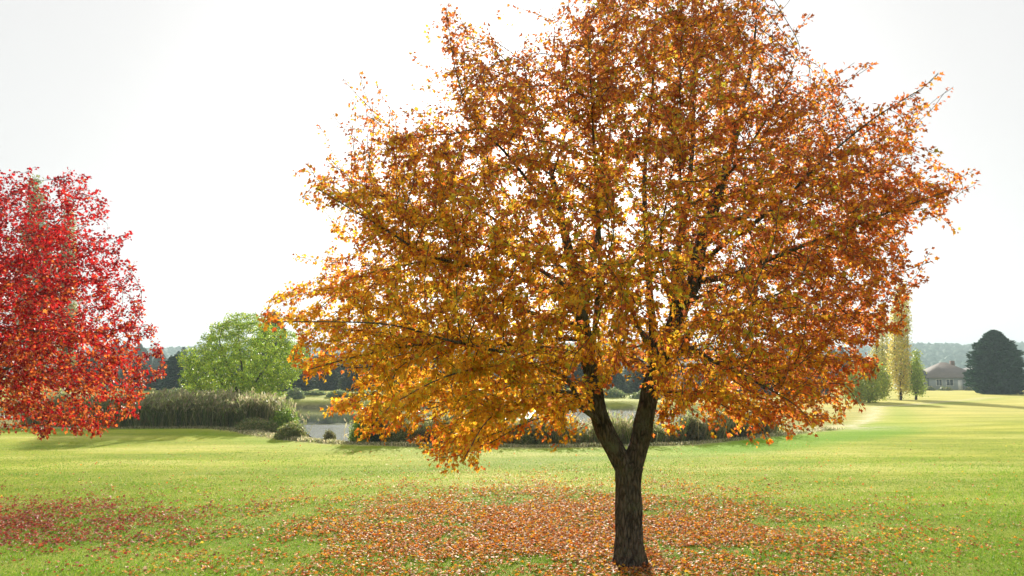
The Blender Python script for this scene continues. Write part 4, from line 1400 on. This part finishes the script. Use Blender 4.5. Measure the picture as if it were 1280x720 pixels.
# ------------------------------------------------------------------ houses
def roof_mat(name, c):
    m, nt_, out_ = newmat(name)
    tc = N(nt_, 'ShaderNodeTexCoord')
    br = N(nt_, 'ShaderNodeTexBrick', Scale=1.0)
    br.inputs['Color1'].default_value = (*c, 1)
    br.inputs['Color2'].default_value = (*[q * .75 for q in c], 1)
    br.inputs['Mortar'].default_value = (*[q * .5 for q in c], 1)
    br.inputs['Brick Width'].default_value = .5
    br.inputs['Row Height'].default_value = .22
    nt_.links.new(tc.outputs['Object'], br.inputs['Vector'])
    pb = N(nt_, 'ShaderNodeBsdfPrincipled', Roughness=.85)
    nt_.links.new(br.outputs[0], pb.inputs['Base Color'])
    nt_.links.new(pb.outputs[0], out_.inputs['Surface'])
    return m


M_ROOF = roof_mat('brown_shingle', (0.20, 0.165, 0.14))
M_ROOFD = roof_mat('grey_shingle', (0.085, 0.085, 0.09))
M_WALL = flat_mat('grey_siding', (0.30, 0.33, 0.35), .8, 2, .1)
M_WALLW = flat_mat('pale_siding', (0.6, 0.6, 0.58), .8, 2, .08)
M_WHITE = flat_mat('white_trim', (0.75, 0.75, 0.73), .6, 3, .05)
M_GLASS = flat_mat('window_glass', (0.04, 0.05, 0.06), .15, 1, .1, .6)
M_BRICK = flat_mat('chimney_brick', (0.16, 0.11, 0.09), .9, 8, .3)


def hip(mb, x0, x1, y0, y1, z0, h, inset, ov=.5):
    x0 -= ov; x1 += ov; y0 -= ov; y1 += ov
    ym = (y0 + y1) / 2
    v = [(x0, y0, z0), (x1, y0, z0), (x1, y1, z0), (x0, y1, z0), (x0 + inset, ym, z0 + h), (x1 - inset, ym, z0 + h),
         (x0, y0, z0 - .15), (x1, y0, z0 - .15), (x1, y1, z0 - .15), (x0, y1, z0 - .15)]
    mb.add(v, [(0, 1, 5, 4), (1, 2, 5), (2, 3, 4, 5), (3, 0, 4), (6, 7, 1, 0), (7, 8, 2, 1), (8, 9, 3, 2), (9, 6, 0, 3), (6, 9, 8, 7)])


def window(parent, x, y, z, w_, h):
    mb = MB(); t = .08
    mb.box((x - w_ / 2 - t, y - .09, z), (x - w_ / 2, y - .002, z + h)); mb.box((x + w_ / 2, y - .09, z), (x + w_ / 2 + t, y - .002, z + h))
    mb.box((x - w_ / 2 - t, y - .11, z - t), (x + w_ / 2 + t, y - .002, z)); mb.box((x - w_ / 2 - t, y - .10, z + h), (x + w_ / 2 + t, y - .002, z + h + t))
    mb.box((x - .03, y - .07, z), (x + .03, y - .03, z + h))
    wo = mb.build('window', M_WHITE, parent)
    mb = MB(); mb.box((x - w_ / 2, y - .03, z), (x + w_ / 2, y - .004, z + h))
    mb.build('pane', M_GLASS, wo)


HY = 150.0
hp = P(1195, 487, HY); hp[2] = float(ground_z(hp[0], hp[1]))
house = empty('house', hp)
tag(house, 'low grey house with brown hipped roof beside the dark conifer', 'house')
pxm = HY / FPX
mb = MB(); mb.box((-4.6, 0, 0), (10.5, 9, 2.55)); mb.build('wall', M_WALL, house)
mb = MB(); hip(mb, -4.6, 5.4, 0, 9, 2.55, 3.2, 4.9); mb.build('roof', M_ROOF, house)
mb = MB(); hip(mb, 4.0, 10.5, 1.5, 8.5, 2.553, 2.3, 2.6, .45); mb.build('rear_roof', M_ROOFD, house)
mb = MB(); mb.box((-8.4, 1.5, 0), (-4.65, 8, 2.45)); mb.build('wing_wall', M_WALL, house)
mb = MB(); hip(mb, -8.4, -3.2, 2.0, 8.2, 2.46, 2.0, 1.4, .4); mb.build('wing_roof', M_ROOFD, house)
mb = MB(); mb.box((2.2, -2.6, 0), (6.4, -.01, 2.5)); mb.build('porch_wall', M_WALL, house)
mb = MB()
x0, x1 = 1.8, 6.8
mb.add([(x0, -3, 2.5), (x1, -3, 2.5), ((x0 + x1) / 2, -3, 4.5), (x0, 4, 2.5), (x1, 4, 2.5), ((x0 + x1) / 2, 4, 4.5)], [(0, 2, 5, 3), (1, 4, 5, 2), (0, 1, 2), (3, 5, 4)])
mb.build('porch_roof', M_ROOFD, house)
for wx, wy, ww in [(-7.2, 1.5, .9), (-5.8, 1.5, .9), (-3.4, 0, 1.1), (-1.2, 0, 1.4), (3.3, -2.6, 1.0), (5.3, -2.6, 1.0), (8.5, 0, 1.4)]:
    window(house, wx, wy, .9, ww, 1.2)
mb = MB(); mb.box((.5, -.08, 0.05), (1.4, -.01, 2.05)); mb.build('door', M_WHITE, house)
mb = MB(); mb.box((2.5, 5, 4.6), (3.2, 5.7, 6.1)); mb.build('chimney', M_BRICK, house)

# pale house across the pond, seen under the right boughs
H2Y = 104.0
hp2 = P(872, 490, H2Y); hp2[2] = float(ground_z(hp2[0], hp2[1]))
h2 = empty('house', hp2)
tag(h2, 'pale distant house across the pond glimpsed below the maple boughs', 'house')
mb = MB(); mb.box((-4.5, 0, 0), (4.5, 7, 3.0)); mb.build('wall', M_WALLW, h2)
mb = MB(); hip(mb, -4.5, 4.5, 0, 7, 3.0, 1.9, 3.0); mb.build('roof', M_ROOFD, h2)
for wx in (-3.3, -1.6, 0.0, 1.6, 3.3): window(h2, wx, 0, .8, .9, 1.6)

# hedge shrubs before the house
for i, (a, b_, c_, lab) in enumerate([(1156, 1170, 483, 'small dark garden shrub below the left wing of the house'), (1172, 1192, 484, 'low dark garden shrub before the middle of the house'), (1205, 1222, 484, 'low dark garden shrub between house porch and conifer')]):
    shrub('garden_shrub', lab, a, b_, c_, 489, 142, DK, W4, 1500, .35, 3, group='shrubs at the foot of the house')

# ------------------------------------------------------------------ light, sky, haze
SUN_EL = math.radians(19.3)
SUN_AZ = math.radians(1.2)   # east of +Y
sd_ = bpy.data.lights.new('sun', 'SUN')
sd_.energy = 5.0
sd_.angle = math.radians(0.53)
sd_.color = (1.0, 0.93, 0.80)
so = bpy.data.objects.new('sun', sd_)
COL.objects.link(so)
dirv = Vector((math.sin(SUN_AZ) * math.cos(SUN_EL), math.cos(SUN_AZ) * math.cos(SUN_EL), math.sin(SUN_EL)))
so.rotation_euler = dirv.to_track_quat('Z', 'Y').to_euler()
so.location = (0, 20, 60)

w = bpy.data.worlds.new('World')
sc.world = w
w.use_nodes = True
wn = w.node_tree
wn.nodes.clear()
wo = wn.nodes.new('ShaderNodeOutputWorld')
bg = wn.nodes.new('ShaderNodeBackground')
sky = wn.nodes.new('ShaderNodeTexSky')
sky.sky_type = 'NISHITA'
sky.sun_disc = False
sky.sun_elevation = SUN_EL
sky.sun_rotation = SUN_AZ
sky.air_density = 1.0
sky.dust_density = 3.0
sky.ozone_density = 1.0
hs = wn.nodes.new('ShaderNodeHueSaturation')
hs.inputs['Saturation'].default_value = 0.22
wn.links.new(sky.outputs[0], hs.inputs['Color'])
# thin even high cloud in front of the blue
veil = wn.nodes.new('ShaderNodeMix')
veil.data_type = 'RGBA'
veil.inputs[0].default_value = 0.75
veil.inputs[7].default_value = (7.25, 7.1, 7.05, 1)
wn.links.new(hs.outputs[0], veil.inputs[6])
wn.links.new(veil.outputs[2], bg.inputs['Color'])
bg.inputs['Strength'].default_value = 0.056
wn.links.new(bg.outputs[0], wo.inputs['Surface'])

# haze box
HB = MB(); HB.box((-1330, -1330, -3.2), (1330, 1330, 64))
m, nt2, out2 = newmat('haze_air')
pv = nt2.nodes.new('ShaderNodeVolumePrincipled')
pv.inputs['Color'].default_value = (0.74, 0.95, 1.0, 1)
pv.inputs['Density'].default_value = 0.0007
pv.inputs['Anisotropy'].default_value = 0.0
nt2.links.new(pv.outputs[0], out2.inputs['Volume'])
hz = HB.build('haze', m)
tag(hz, 'thin morning haze over the park', kind='stuff')

sc.view_settings.view_transform = 'Standard'
sc.view_settings.look = 'None'
sc.view_settings.gamma = 1
sc.view_settings.use_curve_mapping = False
sc.view_settings.exposure = 1.22
sc.cycles.max_bounces = 8
sc.cycles.diffuse_bounces = 4
sc.cycles.transmission_bounces = 4
sc.cycles.transparent_max_bounces = 4
sc.cycles.volume_bounces = 0
sc.cycles.use_denoising = True
sc.cycles.use_adaptive_sampling = True
sc.cycles.adaptive_threshold = 0.02
sc.cycles.sample_clamp_indirect = 6
